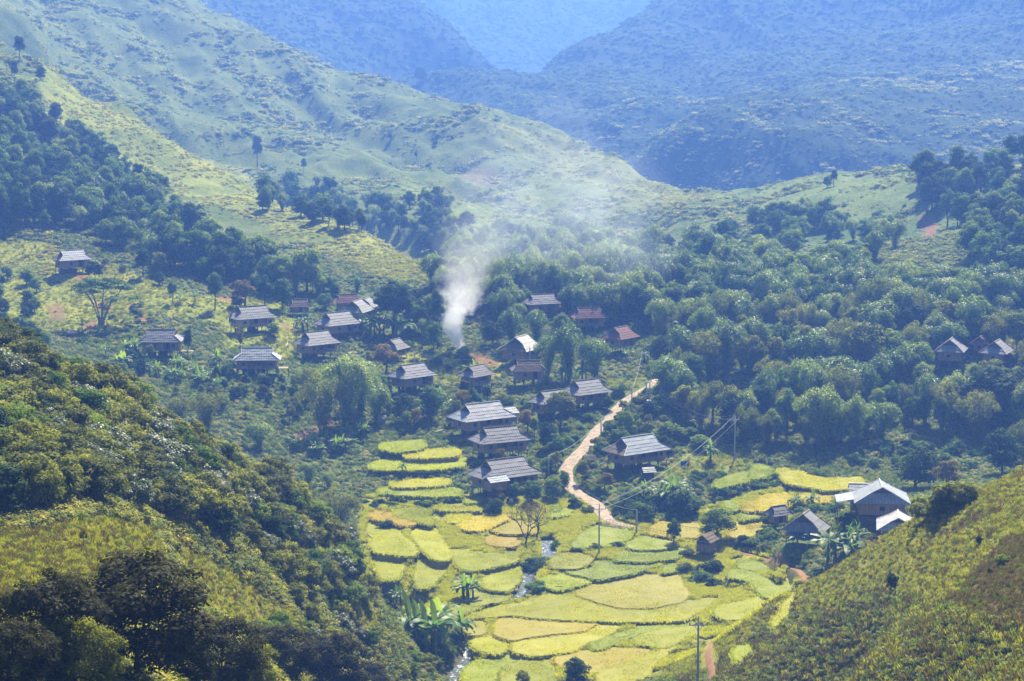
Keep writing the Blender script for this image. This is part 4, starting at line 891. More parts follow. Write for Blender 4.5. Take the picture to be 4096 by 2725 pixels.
# the two near hills
x, y, z = scatter(260000, 75, 300, .27); c = soil(x, y); red = (c[:, 0] > c[:, 1] * 1.2); lit = (c[:, 0] > .14) & ~red; r_ = rng.uniform(size=len(x)); nz = fbm(x, y, 6, 97, 3); ok = clear(x, y) & ~((x > -14) & (x < 22) & (y > 230))
P = np.c_[x, y, z]
k1 = ok & lit; stuff('grass', ['grass1', 'grass1', 'grass0', 'grass1', 'weed2', 'grass2'], P[k1], rng.uniform(.22, .52, k1.sum()))
k1 = ok & red; stuff('grass', ['grass2', 'grass2', 'grass0'], P[k1], rng.uniform(.18, .42, k1.sum()))
k1 = ok & ~lit & ~red & (x > 0); stuff('undergrowth', ['weed3', 'weed0', 'grass0', 'grass2', 'weed3', 'grass1', 'weed2'], P[k1], rng.uniform(.28, .85, k1.sum()))
k1 = ok & ~lit & ~red & (x <= 0) & (r_ < .7); stuff('undergrowth', ['weed3', 'weed0', 'weed4'], P[k1], rng.uniform(.5, 1.3, k1.sum()))

# ------------------------------------------------------------------ haze
def haze():
    x0, x1, y0, y1, z0, z1 = -2200.0, 2200.0, -100.0, 5400.0, float(GZ.min()) - 1.0, float(GZ.max()) + 25.0
    mb = MB(); mb.box(x0, x1, y0, y1, z0, z1); m = bpy.data.materials.new('haze_air'); m.use_nodes = True; nt = m.node_tree; nt.nodes.clear()
    o = nt.nodes.new('ShaderNodeOutputMaterial'); pv = nt.nodes.new('ShaderNodeVolumePrincipled'); pv.inputs['Color'].default_value = HAZE_COL; pv.inputs['Density'].default_value = HAZE_DEN; pv.inputs['Anisotropy'].default_value = HAZE_G; pv.inputs['Absorption Color'].default_value = HAZE_ABS
    nt.links.new(pv.outputs[0], o.inputs['Volume']); tag(mb.obj('haze', m), kind='stuff')
HAZE_ABS = (.12, .12, .12, 1)
HAZE_COL = (.15, .33, 1.0, 1); HAZE_DEN = .00035; HAZE_G = .2
def smoke():
    x, y, z = [float(k[0]) for k in cast(1846, 1412, 225)]
    ash = MB(); ash.tube([(-1.0, -.2, .1), (.9, .3, .35)], [.22, .16], 7); ash.tube([(-.7, .6, .1), (.6, -.7, .4)], [.18, .14], 7); ash.tube([(0, 0, -.2), (0, 0, .25), (0, 0, .5)], [1.3, .9, .2], 9); ao = ash.obj('bonfire', M['dark'], None, loc=(x, y, z)); tag(ao, 'charred smoking heap at the foot of the smoke plume', 'bonfire')
    mb = MB(); H = 34.0; n_ = 12
    cx = lambda h: -2.2 * math.sin(min(h, 12) / 12 * 2.6) * .9 + .10 * max(h - 9, 0) * 1.9; rad = lambda h: 1.3 + .40 * h
    mb.tube([(cx(H * k / n_), .12 * H * k / n_, H * k / n_) for k in range(n_ + 1)], [rad(H * k / n_) * 1.25 for k in range(n_ + 1)], 16)
    mb.f.append(tuple(reversed(range(16)))); mb.m.append(0)
    m = bpy.data.materials.new('smoke_cloud'); m.use_nodes = True; nt = m.node_tree; nt.nodes.clear(); o = nt.nodes.new('ShaderNodeOutputMaterial'); pv = nt.nodes.new('ShaderNodeVolumePrincipled')
    sx = nt.nodes.new('ShaderNodeSeparateXYZ'); ob = coord(nt); nt.links.new(ob, sx.inputs[0]); X, Y, Z = sx.outputs
    hm = math_(nt, 'MINIMUM', Z, 12.0); c = math_(nt, 'MULTIPLY', math_(nt, 'SINE', math_(nt, 'MULTIPLY', hm, 2.6 / 12), 0.0), -1.98)
    c = math_(nt, 'ADD', c, math_(nt, 'MULTIPLY', math_(nt, 'MAXIMUM', math_(nt, 'SUBTRACT', Z, 9.0), 0.0), .19))
    dx = math_(nt, 'SUBTRACT', X, c); dy = math_(nt, 'SUBTRACT', Y, math_(nt, 'MULTIPLY', Z, .12)); r = math_(nt, 'SQRT', math_(nt, 'ADD', math_(nt, 'MULTIPLY', dx, dx), math_(nt, 'MULTIPLY', dy, dy)), 0.0)
    r = math_(nt, 'DIVIDE', r, math_(nt, 'ADD', math_(nt, 'MULTIPLY', Z, .40), 1.3))
    nz = noise(nt, .22, 7, ob, .68); nz2 = noise(nt, .9, 4, ob, .65)
    e = math_(nt, 'SUBTRACT', math_(nt, 'ADD', .12, math_(nt, 'MULTIPLY', math_(nt, 'ADD', nz, math_(nt, 'MULTIPLY', nz2, .35)), 1.9)), math_(nt, 'ADD', r, .60)); e = math_(nt, 'MAXIMUM', math_(nt, 'MINIMUM', math_(nt, 'MULTIPLY', e, 2.2), 1.0), 0.0)
    f = math_(nt, 'ADD', math_(nt, 'MULTIPLY', math_(nt, 'POWER', .79, Z), 3.4), .05); f = math_(nt, 'MULTIPLY', f, math_(nt, 'MAXIMUM', math_(nt, 'SUBTRACT', 1.0, math_(nt, 'DIVIDE', Z, 34.0)), 0.0))
    nt.links.new(math_(nt, 'MULTIPLY', e, f), pv.inputs['Density']); pv.inputs['Color'].default_value = (.985, .99, 1, 1); pv.inputs['Anisotropy'].default_value = .5; nt.links.new(pv.outputs[0], o.inputs['Volume'])
    m.cycles.volume_step_rate = .25
    smk = tag(mb.obj('smoke', m, None, loc=(x, y, z)), 'white smoke plume rising from the fire by the bamboo fence and drifting apart', 'smoke')
    veil = MB(); R_ = (38.0, 30.0, 34.0); ns, nr = 20, 10
    for a_ in range(1, nr):
        for b_ in range(ns): th = math.pi * a_ / nr; ph = 2 * math.pi * b_ / ns; veil.v.append((R_[0] * math.sin(th) * math.cos(ph), R_[1] * math.sin(th) * math.sin(ph), R_[2] * math.cos(th)))
    veil.v += [(0, 0, R_[2]), (0, 0, -R_[2])]; nt_ = len(veil.v)
    for a_ in range(nr - 2):
        for b_ in range(ns): veil.f.append((a_ * ns + b_, (a_ + 1) * ns + b_, (a_ + 1) * ns + (b_ + 1) % ns, a_ * ns + (b_ + 1) % ns))
    for b_ in range(ns): veil.f.append((nt_ - 2, b_, (b_ + 1) % ns)); veil.f.append((nt_ - 1, (nr - 2) * ns + (b_ + 1) % ns, (nr - 2) * ns + b_))
    veil.m = [0] * len(veil.f)
    m2 = bpy.data.materials.new('thin_smoke'); m2.use_nodes = True; nt = m2.node_tree; nt.nodes.clear(); o = nt.nodes.new('ShaderNodeOutputMaterial'); pv = nt.nodes.new('ShaderNodeVolumePrincipled')
    ob = coord(nt); sx = nt.nodes.new('ShaderNodeSeparateXYZ'); nt.links.new(ob, sx.inputs[0]); q = None
    for k in range(3):
        t_ = math_(nt, 'DIVIDE', sx.outputs[k], R_[k]); t_ = math_(nt, 'MULTIPLY', t_, t_); q = t_ if q is None else math_(nt, 'ADD', q, t_)
    e = math_(nt, 'MAXIMUM', math_(nt, 'SUBTRACT', 1.0, q), 0.0); nz = math_(nt, 'MAXIMUM', math_(nt, 'SUBTRACT', noise(nt, .05, 6, ob, .65), .42), 0.0)
    nt.links.new(math_(nt, 'MULTIPLY', math_(nt, 'MULTIPLY', e, nz), .060), pv.inputs['Density']); pv.inputs['Color'].default_value = (.72, .82, 1, 1); pv.inputs['Absorption Color'].default_value = (1, 1, 1, 1); pv.inputs['Anisotropy'].default_value = .5; nt.links.new(pv.outputs[0], o.inputs['Volume']); m2.cycles.volume_step_rate = .6
    vx, vy, vz = at_d(2230, 860, 545.0); vo = veil.obj('drifting_veil', m2, smk); vo.location = (vx - x, vy - y, vz - z); vo.rotation_euler = (0, math.radians(38), 0)
smoke()
haze()

# ------------------------------------------------------------------ houses on stilts
def strips(mb, a, b, c, d, n_, t=.05, lift=.045):
    """roof slope from eave edge a-b up to ridge edge d-c, as overlapping courses of sheets"""
    a, b, c, d = map(Vector, (a, b, c, d)); nrm = (b - a).cross(d - a).normalized()
    for k in range(n_):
        f0 = max(0, k / n_ - .03); f1 = (k + 1) / n_
        lo = nrm * (lift * 1.0); hi = nrm * 0.0
        ns = 6; 
        for j in range(ns):
            g0, g1 = j / ns, (j + 1) / ns; w0 = .02 * math.sin(j * 2.3 + k * 1.7); w1 = .02 * math.sin((j + 1) * 2.3 + k * 1.7)
            p = lambda f, g: a.lerp(b, g).lerp(d.lerp(c, g), f)
            mb.slab(p(f0, g0) + lo + nrm * w0, p(f0, g1) + lo + nrm * w1, p(f1, g1) + hi, p(f1, g0) + hi, t)
def make_house(i, spec):
    u, v, deg, L, W, rm, em, wm, label = spec; x, y, z, r = HP[i]
    nm = 'stilt_house' if 'stilt' in label else ('barn' if 'barn' in label else ('shed' if ('shed' in label or 'lean-to' in label or 'outhouse' in label) else 'house'))
    deg = deg * 1.5 if deg < 36 else deg; root = empty(nm, (x, y, z), math.radians(deg)); tag(root, label, 'house' if nm in ('stilt_house', 'house') else nm, 'houses of the hillside village')
    g = np.random.default_rng(500 + i); small = L < 7; low = nm in ('barn', 'shed')
    hf = (1.5 if 'tarpaulin' in label else .7) if low else (1.8 if L > 8 else 1.0); hw = 1.6 if small else 2.05; ze = hf + hw; Lw = L - 1.9; Ww = W - 1.9; zr = ze + W * .36 + .1; Lr = L * (.64 if L > 8 else .66)
    zm = ze + (zr - ze) * .50; ym = W / 2 * .50; hipped = em != 'none'
    if 'silvery' in label or 'outhouse' in label: zr = ze + W * .26; zm = ze + (zr - ze) * .60; ym = W / 2 * .38; Lr = L * .72
    matx, maty = ROOF[rm][0], ROOF[em][1]
    mb = MB()                                       # main roof: steep upper slopes, flatter lower slopes running out to the eave
    for s in (-1, 1):
        q = [(-L / 2, s * W / 2, ze - .12), (L / 2, s * W / 2, ze - .12), (Lr / 2, s * ym, zm), (-Lr / 2, s * ym, zm)]
        t = [(-Lr / 2, s * ym, zm), (Lr / 2, s * ym, zm), (Lr / 2 + .1, 0, zr), (-Lr / 2 - .1, 0, zr)]
        if s > 0: q = [q[1], q[0], q[3], q[2]]; t = [t[1], t[0], t[3], t[2]]
        strips(mb, *q, 2 if small else 3); strips(mb, *t, 1 if small else 2)
    roof = mb.obj('roof', matx, root)
    for s in (-1, 1):
        mb = MB(); q = [(s * L / 2, -W / 2, ze - .12), (s * L / 2, W / 2, ze - .12), (s * Lr / 2, ym, zm), (s * Lr / 2, -ym, zm)]
        if s < 0: q = [q[1], q[0], q[3], q[2]]
        strips(mb, *q, 2); o = mb.obj('end_roof', maty, root)
        if em != rm and s < 0: o['label'] = {'thatch': 'brown thatched end slope', 'blue': 'blue-grey metal end slope', 'grey': 'grey end slope'}.get(em, 'end slope')
        mb = MB(); xg = s * (Lr / 2 - .22); k = s * .05
        P = [(xg, -ym, zm), (xg, ym, zm), (xg, 0, zr - .12)]; Q_ = [(xg - k, p[1], p[2]) for p in P]
        mb.tri(*P); mb.tri(Q_[2], Q_[1], Q_[0])
        for a_, b_ in ((0, 1), (1, 2), (2, 0)): mb.quad(P[a_], P[b_], Q_[b_], Q_[a_])
        mb.obj('gable', M['gable'], root)
    mb = MB(); e = .05                              # ridge and hip caps
    mb.tube([(-Lr / 2 - .15, 0, zr + e), (0, 0, zr + e + .02), (Lr / 2 + .15, 0, zr + e)], .11, 6)
    for sx in (-1, 1):
        for sy in (-1, 1):
            mb.tube([(sx * (Lr / 2 + .1), 0, zr + e), (sx * Lr / 2, sy * ym, zm + e), (sx * L / 2, sy * W / 2, ze - .05)], .08, 5)
    mb.obj('ridge_cap', M['ridge'] if rm in ('pale', 'blue', 'metal', 'patch') else M['ridge_dim'], roof)
    if not low or L > 8:
        wl_ = MB(); t = .08; f = hf                 # walls around a plank floor, front (-y) faces the valley
        wl_.box(-Lw / 2, Lw / 2, Ww / 2 - t, Ww / 2, f, ze); wl_.box(-Lw / 2, -Lw / 2 + t, -Ww / 2, Ww / 2 - t - .003, f, ze); wl_.box(Lw / 2 - t, Lw / 2, -Ww / 2, Ww / 2 - t - .003, f, ze)
        ver = 'veranda' in label or g.uniform() < .5; xs = -Lw / 2 + t + .003; xe = Lw / 2 - t - .003
        v0 = xs + (xe - xs) * (.30 if ver else .62); v1 = xs + (xe - xs) * (.78 if ver else .80)
        wl_.box(xs, v0, -Ww / 2, -Ww / 2 + t, f, ze); wl_.box(v1, xe, -Ww / 2, -Ww / 2 + t, f, ze); wl_.box(v0 + .003, v1 - .003, -Ww / 2, -Ww / 2 + t, f, f + (.55 if ver else .02)); wl_.box(v0 + .003, v1 - .003, -Ww / 2 + (1.3 if ver else .5), -Ww / 2 + 1.38, f, ze)
        # battens standing proud of the planks
        for xb in np.arange(xs + .4, v0 - .1, 1.25): wl_.box(xb, xb + .09, -Ww / 2 - .035, -Ww / 2 - .003, f, ze)
        wl_.obj('wall', M[wm], root)
        for xb in ([xs + (v0 - xs) * .55] if v0 - xs > 1.6 else []) + ([v1 + (xe - v1) * .45] if xe - v1 > 1.6 else []):
            w = MB(); w.box(xb - .36, xb + .36, -Ww / 2 - .05, -Ww / 2 - .004, f + .65, f + 1.3); wo = w.obj('window', M['dark'], root)
            fr = MB()
            for a_ in ((xb - .43, xb - .363, f + .58, f + 1.37), (xb + .363, xb + .43, f + .58, f + 1.37), (xb - .36, xb + .36, f + .58, f + .647), (xb - .36, xb + .36, f + 1.303, f + 1.37)): fr.box(a_[0], a_[1], -Ww / 2 - .07, -Ww / 2 - .006, a_[2], a_[3])
            fr.obj('frame', M['post'], wo)
        d_ = MB(); xm = (v0 + v1) / 2; yb = -Ww / 2 + (1.3 if ver else .5); d_.box(xm - .42, xm + .42, yb - .05, yb - .004, f + .03, f + 1.6); d_.obj('door', M['dark'], root)
        w = MB(); w.box(-Lw / 2 + .3 * Lw, -Lw / 2 + .3 * Lw + .01, 0, .01, f, f + .01)
        s_ = MB(); s_.box(-Lw / 2 - .05, -Lw / 2 - .004, -.4, .4, f + .6, f + 1.25); s_.obj('window', M['dark'], root)
        fl = MB(); fl.box(-Lw / 2 - .12, Lw / 2 + .12, -Ww / 2 - .35, Ww / 2 + .1, f - .16, f - .003); fl.obj('floor', M['plank'], root)
        if ver:
            rl = MB(); 
            for k in range(9): xx = v0 + (v1 - v0) * k / 8; rl.box(xx - .03, xx + .03, -Ww / 2 - .30, -Ww / 2 - .24, f, f + .7)
            rl.box(v0 - .05, v1 + .05, -Ww / 2 - .31, -Ww / 2 - .23, f + .703, f + .77); rl.obj('railing', M['post'], root)
        nx = max(3, int(round(Lw / 2.2)) + 1); ny = 3
        for a_ in range(nx):
            for b_ in range(ny):
                px_ = -Lw / 2 + Lw * a_ / (nx - 1); py_ = -Ww / 2 + Ww * b_ / (ny - 1); lx, ly = x + px_ * math.cos(math.radians(deg)) - py_ * math.sin(math.radians(deg)), y + px_ * math.sin(math.radians(deg)) + py_ * math.cos(math.radians(deg))
                zb = float(ground(lx, ly)) - z - .3; p = MB(); p.tube([(px_ + g.normal(0, .04), py_ - (.12 if b_ == 0 else 0), zb), (px_, py_ - (.12 if b_ == 0 else 0), f - .163)], .10, 6); p.obj('post', M['post'], root)
        for px_ in (v0, v1):                        # veranda posts up to the eave
            p = MB(); p.tube([(px_, -Ww / 2 - .2, f), (px_, -Ww / 2 - .2, ze + .1)], .07, 6); p.obj('post', M['post'], root)
        if L > 9:
            ld = MB(); xl = v1 + .3
            for o_ in (-.3, .3): ld.tube([(xl + o_, -Ww / 2 - 1.6, -.1), (xl + o_, -Ww / 2 - .3, f)], .05, 5)
            for k in range(6): q = (k + .5) / 6; ld.box(xl - .3, xl + .3, -Ww / 2 - 1.6 + 1.3 * q - .05, -Ww / 2 - 1.6 + 1.3 * q + .05, f * q - .02, f * q + .02)
            ld.obj('ladder', M['post'], root)
            cl = MB(); cl.box(-Lw / 2 + .2, Lw * .25, Ww * .1 - .1, Ww * .1 + .75, -.2, .02)   # stacked wood under the floor
            for k in range(10): xx = -Lw / 2 + .3 + g.uniform(0, Lw * .55); cl.box(xx, xx + g.uniform(.5, 1.4), Ww * .1 + k * .06, Ww * .1 + k * .06 + .05, -.1, g.uniform(.5, f - .3))
            cl.obj('wood_stack', M['gable'], root)
    else:
        wl_ = MB(); wl_.box(-Lw / 2, Lw / 2, -Ww / 2, Ww / 2, hf, ze); wl_.obj('wall', M[wm], root)
        w = MB(); w.box(-.45, .45, -Ww / 2 - .05, -Ww / 2 - .004, hf + .05, ze - .25); w.obj('door', M['dark'], root)
        for sx in (-1, 1):
            for sy in (-1, 1): p = MB(); p.tube([(sx * (Lw / 2 + .1), sy * (Ww / 2 + .1), -.5), (sx * (Lw / 2 + .1), sy * (Ww / 2 + .1), ze - .05)], .08, 6); p.obj('post', M['post'], root)
        w = MB(); w.box(-Lw / 2 - .05, Lw / 2 + .05, -Ww / 2 - .05, Ww / 2 + .05, hf - .12, hf - .003); w.obj('floor', M['plank'], root)
    return root, dict(L=L, W=W, ze=ze, zr=zr, zm=zm, hf=hf, Lw=Lw, Ww=Ww, Lr=Lr)
HR = [make_house(i, h) for i, h in enumerate(HOUSES)]
def hidx(txt): return next(i for i, h in enumerate(HOUSES) if txt in h[8])
def gable_wing(root, x0, x1, y0, y1, f, ze, rm, along='x', wall='plank'):
    """small gabled wing with its own roof, built against a house"""
    mb = MB(); ov = .45; zr = ze + (y1 - y0 if along == 'x' else x1 - x0) * .32
    if along == 'x':
        ym = (y0 + y1) / 2; strips(mb, (x0 - ov, y0 - ov, ze - .15), (x1 + ov, y0 - ov, ze - .15), (x1 + ov, ym, zr), (x0 - ov, ym, zr), 3); strips(mb, (x1 + ov, y1 + ov, ze - .15), (x0 - ov, y1 + ov, ze - .15), (x0 - ov, ym, zr), (x1 + ov, ym, zr), 3)
    else:
        xm = (x0 + x1) / 2; strips(mb, (x1 + ov, y0 - ov, ze - .15), (x1 + ov, y1 + ov, ze - .15), (xm, y1 + ov, zr), (xm, y0 - ov, zr), 3); strips(mb, (x0 - ov, y1 + ov, ze - .15), (x0 - ov, y0 - ov, ze - .15), (xm, y0 - ov, zr), (xm, y1 + ov, zr), 3)
    ro = mb.obj('wing_roof', ROOF[rm][0 if along == 'x' else 1], root)
    cp_ = MB(); (cp_.tube([(x0 - ov, ym, zr + .05), (x1 + ov, ym, zr + .05)], .09, 5) if along == 'x' else cp_.tube([(xm, y0 - ov, zr + .05), (xm, y1 + ov, zr + .05)], .09, 5)); cp_.obj('ridge_cap', M['ridge'], ro)
    wl_ = MB(); wl_.box(x0, x1, y0, y1, f, ze - .2)
    gm = MB()
    if along == 'x':
        for xx, s in ((x0, -1), (x1, 1)): gm.tri((xx, y0, ze - .2), (xx, y1, ze - .2), (xx, ym, zr - .15)); gm.tri((xx - .04 * s, ym, zr - .15), (xx - .04 * s, y1, ze - .2), (xx - .04 * s, y0, ze - .2))
    else:
        for yy, s in ((y0, -1), (y1, 1)): gm.tri((x0, yy, ze - .2), (x1, yy, ze - .2), (xm, yy, zr - .15)); gm.tri((xm, yy - .04 * s, zr - .15), (x1, yy - .04 * s, ze - .2), (x0, yy - .04 * s, ze - .2))
    wl_.obj('wing_wall', M[wall], root); gm.obj('wing_gable', M['gable'], root)
    for xx in (x0 + .1, x1 - .1):
        for yy in (y0 + .1, y1 - .1): p = MB(); p.tube([(xx, yy, -.8), (xx, yy, f - .003)], .09, 6); p.obj('post', M['post'], root)
i = hidx('with a side wing'); r, q = HR[i]; gable_wing(r, -q['Lw'] / 2 - 1.0, -q['Lw'] / 2 + 2.7, -q['Ww'] / 2 - 2.6, -q['Ww'] / 2 - .12, q['hf'], q['ze'], 'blue', 'x')
i = hidx('bright blue-grey roof and open veranda'); r, q = HR[i]; gable_wing(r, q['Lw'] / 2 + .2, q['Lw'] / 2 + 3.2, 0, 3.2, q['hf'], q['ze'] + .1, 'pale', 'x')
def awning(root, P, h0, mat, name='side_roof', posts=True):
    mb = MB(); strips(mb, *P, 2); mb.obj(name, mat, root)
    if posts:
        for p in (P[0], P[1]): m_ = MB(); m_.tube([(p[0] * .97, p[1] * .97, -.6), (p[0] * .97, p[1] * .97, p[2])], .08, 6); m_.obj('post', M['post'], root)
i = hidx('silvery blue roof'); r, q = HR[i]   # ridge runs away from the viewer: local +y is the viewer's left
awning(r, [(2.6, q['W'] / 2 + 2.9, q['ze'] - .25), (-3.4, q['W'] / 2 + 2.9, q['ze'] - .25), (-3.4, q['W'] / 2 - .1, q['ze'] + .35), (2.6, q['W'] / 2 - .1, q['ze'] + .35)], 0, ROOF['metal'][0])
gable_wing(r, q['L'] / 2 + .3, q['L'] / 2 + 3.6, -1.5, 4.6, .3, q['ze'] - .1, 'metal', 'y')
mb = MB(); [mb.box(-q['L'] / 2 + .9, -q['L'] / 2 + .95, -q['Ww'] / 2, q['Ww'] / 2, .15 + .2 * k, .24 + .2 * k) for k in range(6)]; mb.obj('slat_screen', M['post'], r)
i = hidx('hanging dark blue'); r, q = HR[i]
mb = MB(); n_ = 9; xx = -q['L'] / 2 + .12
for k in range(n_ - 1):
    y0 = -q['Ww'] / 2 + .4 + (q['Ww'] - .2) * k / (n_ - 1) * .85; y1 = -q['Ww'] / 2 + .4 + (q['Ww'] - .2) * (k + 1) / (n_ - 1) * .85; w0, w1 = .07 * math.sin(k * 1.9), .07 * math.sin((k + 1) * 1.9); b0, b1 = .35 * abs(math.sin(k * .9)), .35 * abs(math.sin((k + 1) * .9))
    mb.slab((xx + w0 - .2, y0, q['ze'] - .2), (xx + w1 - .2, y1, q['ze'] - .2), (xx + w1, y1, q['hf'] - .2 + b1), (xx + w0, y0, q['hf'] - .2 + b0), .03)
mb.obj('tarpaulin', M['tarp'], r)
def deck(i, x0, x1, y0, y1, z):
    r, q = HR[i]; mb = MB()
    for k in range(int((x1 - x0) / .3)): mb.box(x0 + .3 * k, x0 + .3 * k + .27, y0, y1, z - .06, z)
    mb.obj('deck', M['fence'], r)
    for xx in (x0 + .15, x1 - .15):
        for yy in (y0 + .1, y1 - .1): p = MB(); p.tube([(xx, yy, -1.0), (xx, yy, z - .063)], .07, 6); p.obj('post', M['post'], r)
deck(hidx('small deck at its right end'), 4.8, 7.4, -1.8, .8, 1.65); deck(hidx('lowest of the three'), -7.6, -6.1, 0, 2.5, 1.6); deck(hidx('seen square on behind two slim'), 4.4, 7.6, -1.0, .8, 1.3)

def hut(name, u, v, s, roofm, wallm, label, cat='hut', stilt=1.0, deg=60, tarp=False):
    x, y, z = [float(k[0]) for k in cast(u, v, 225)]; root = empty(name, (x, y, z), math.radians(deg), s); tag(root, label, cat)
    mb = MB(); zr = stilt + 2.9; ze = stilt + 1.7; g = np.random.default_rng(int(u))
    for sy in (-1, 1):
        P = [(-1.9, sy * 1.7, ze), (1.9, sy * 1.7, ze), (1.75, 0, zr), (-1.75, 0, zr)]
        if sy > 0: P = [P[1], P[0], P[3], P[2]]
        strips(mb, *P, 3, t=.12, lift=.08)
    ro = mb.obj('roof', roofm, root)
    w = MB(); w.box(-1.35, 1.35, -1.15, 1.15, stilt, ze + .1); w.obj('wall', wallm, root)
    gm = MB()
    for sx in (-1, 1): gm.slab((sx * 1.36, -1.15, ze + .1), (sx * 1.36, 1.15, ze + .1), (sx * 1.36, .02, zr - .2), (sx * 1.36, -.02, zr - .2), .04 * sx)
    gm.obj('gable', M['gable'], root)
    fl = MB(); fl.box(-1.5, 1.5, -1.3, 1.3, stilt - .1, stilt - .003); fl.obj('floor', M['plank'], root)
    for sx in (-1, 1):
        for sy in (-1, 1): p = MB(); p.tube([(sx * 1.3, sy * 1.1, -1.2), (sx * 1.3, sy * 1.1, stilt - .103)], .08, 6); p.obj('post', M['post'], root)
    if tarp:
        t = MB(); t.box(-1.42, -1.37, -1.2, 1.2, ze - .45, ze - .08); t.obj('tarpaulin', M['tarp'], root)
    return root
hut('thatched_hut', 2824, 2222, 1.05, ROOF['thatch'][0], M['plank'], 'small thatched hut on stilts at the foot of a dark leafy tree by the rice', tarp=True)
hut('hen_house', 1528, 1695, .55, ROOF['grey'][0], M['plank'], 'tiny grey-roofed hut above the bare slope by the bamboo', deg=10, stilt=.5)
hut('kiosk', 288, 1352, .62, ROOF['dim'][0], M['gable'], 'tiny dark hut at the edge of the left bushes below the spreading tree', deg=8, stilt=.3)
hut('wood_shelter', 2592, 1912, .75, ROOF['patch'][0], M['gable'], 'low shelter of pale boards and stacked wood below the blue-grey roofed house', 'shelter', deg=15, stilt=.1)
hut('hay_shelter', 2357, 1862, .70, ROOF['thatch'][0], M['gable'], 'low thatched pen beside the dirt road left of the blue-grey roofed house', 'shelter', deg=5, stilt=.2)
def lump(name, u, v, label, cat, mat, sx, sy, sz, seed):
    x, y, z = [float(k[0]) for k in cast(u, v, 225)]; g = np.random.default_rng(seed); mb = MB(); nr, ns = 5, 10; V = []
    for a_ in range(nr + 1):
        for b_ in range(ns):
            th = math.pi / 2 * a_ / nr; ph = 2 * math.pi * b_ / ns; k = 1 + .15 * g.normal(); V.append((math.cos(th) * math.cos(ph) * sx * k, math.cos(th) * math.sin(ph) * sy * k, math.sin(th) * sz * k - .1))
    F = [(a_ * ns + b_, a_ * ns + (b_ + 1) % ns, (a_ + 1) * ns + (b_ + 1) % ns, (a_ + 1) * ns + b_) for a_ in range(nr) for b_ in range(ns)]; mb.v = V; mb.f = F; mb.m = [0] * len(F)
    return tag(mb.obj(name, mat, None, loc=(x, y, z), smooth=True), label, cat)
x, y, z = [float(k[0]) for k in cast(2030, 2008, 225)]
def cloth(u, v, mats, label, rz=0):
    x, y, z = [float(k[0]) for k in cast(u, v, 225)]; r = empty('clothes_line', (x, y, z + 1.2), rz); tag(r, label, 'laundry')
    for k, (m_, w) in enumerate(mats):
        mb = MB(); x0 = sum(q[1] for q in mats[:k]) + .08 * k
        for j in range(4): a0, a1 = x0 + w * j / 4, x0 + w * (j + 1) / 4; mb.slab((a0, .06 * math.sin(j * 2), -.02), (a1, .06 * math.sin(j * 2 + 2), -.02), (a1, .09 * math.sin(j * 2 + 2), -1.15), (a0, .09 * math.sin(j * 2), -1.15), .02)
        mb.obj('sheet', m_, r)
    p = MB(); t = sum(q[1] for q in mats) + .3; p.tube([(-.2, 0, 0), (t, 0, 0)], .02, 5); p.tube([(-.2, 0, -1.6), (-.2, 0, 0.1)], .04, 5); p.tube([(t, 0, -1.6), (t, 0, .1)], .04, 5); p.obj('pole', M['post'], r)
cloth(2026, 2018, [(M['navy'], .5), (M['white'], .7), (M['tarp'], .7)], 'blue and white cloth hanging among shrubs below the long house')
cloth(2722, 1868, [(M['tarp'], 1.3), (M['red'], .5)], 'dark blue and red cloth hung under a slanting pole right of the blue-grey roof')

# ------------------------------------------------------------------ fences, logs, poles, cables
def fence(pts, h, label, gap=.45, rails=2):
    P = smooth_line(px_line(pts), gap); x0, y0, z0 = P[len(P) // 2]; r = empty('bamboo_fence', (x0, y0, z0)); tag(r, label, 'fence'); g = np.random.default_rng(int(x0 * 10) & 65535)
    mb = MB()
    for p in P: zz = float(ground(p[0], p[1])); mb.tube([(p[0] - x0, p[1] - y0, zz - z0 - .2), (p[0] - x0 + g.normal(0, .032), p[1] - y0, zz - z0 + h * g.uniform(.85, 1.1))], .035, 4)
    mb.obj('stakes', M['fence'], r)
    for k in range(rails):
        mb = MB(); mb.tube([(p[0] - x0, p[1] - y0 - .05, float(ground(p[0], p[1])) - z0 + h * (.35 + .45 * k)) for p in P[::2]], .03, 4); mb.obj('rail', M['fence'], r)
fence([(1838,1432),(1862,1424),(1884,1412),(1898,1400)], 2.2, 'tall bamboo fence right behind the smoking fire', .3)
fence([(1902,1420),(1940,1424),(1985,1424),(2010,1420)], 1.3, 'low stick fence between the fire and the patchy white-roofed house')
fence([(2060,1735),(2110,1742),(2150,1752)], 1.0, 'stick fence behind the middle one of the three houses above the rice')
fence([(2425,2092),(2470,2100),(2530,2114),(2600,2128),(2680,2146)], .9, 'thin stake fence along the lower edge of the dirt road', .8)
fence([(2985,2120),(3020,2118),(3050,2112)], .8, 'short stake fence in the golden rice left of the farmstead', .6)
fence([(2700,2110),(2800,2130),(2900,2142),(2960,2140)], .8, 'stake fence behind the thatched hut in front of golden rice', .9)
def log(u0, v0, u1, v1, r, label, mat, name='log', lift=.3):
    A = px_line([(u0, v0), (u1, v1)]); a, b = Vector(A[0]), Vector(A[1]); mb = MB(); mb.tube([(0, 0, lift), ((b - a) * .5) + Vector((0, 0, lift)), (b - a) + Vector((0, 0, lift))], [r, r * .95, r * .8], 8); tag(mb.obj(name, mat, None, loc=a, smooth=True), label, 'log')
log(2022, 2392, 2070, 2370, .32, 'thick pale log lying across the stream bank at the little weir', M['bark_pale'], lift=.5)
log(1452, 2125, 1490, 2162, .10, 'slim pale pole lying on the far left rice bank', M['bark_pale'])
log(1143, 1392, 1152, 1370, .14, 'short white-barked log lying on the bright lawn', M['concrete'], lift=.15)
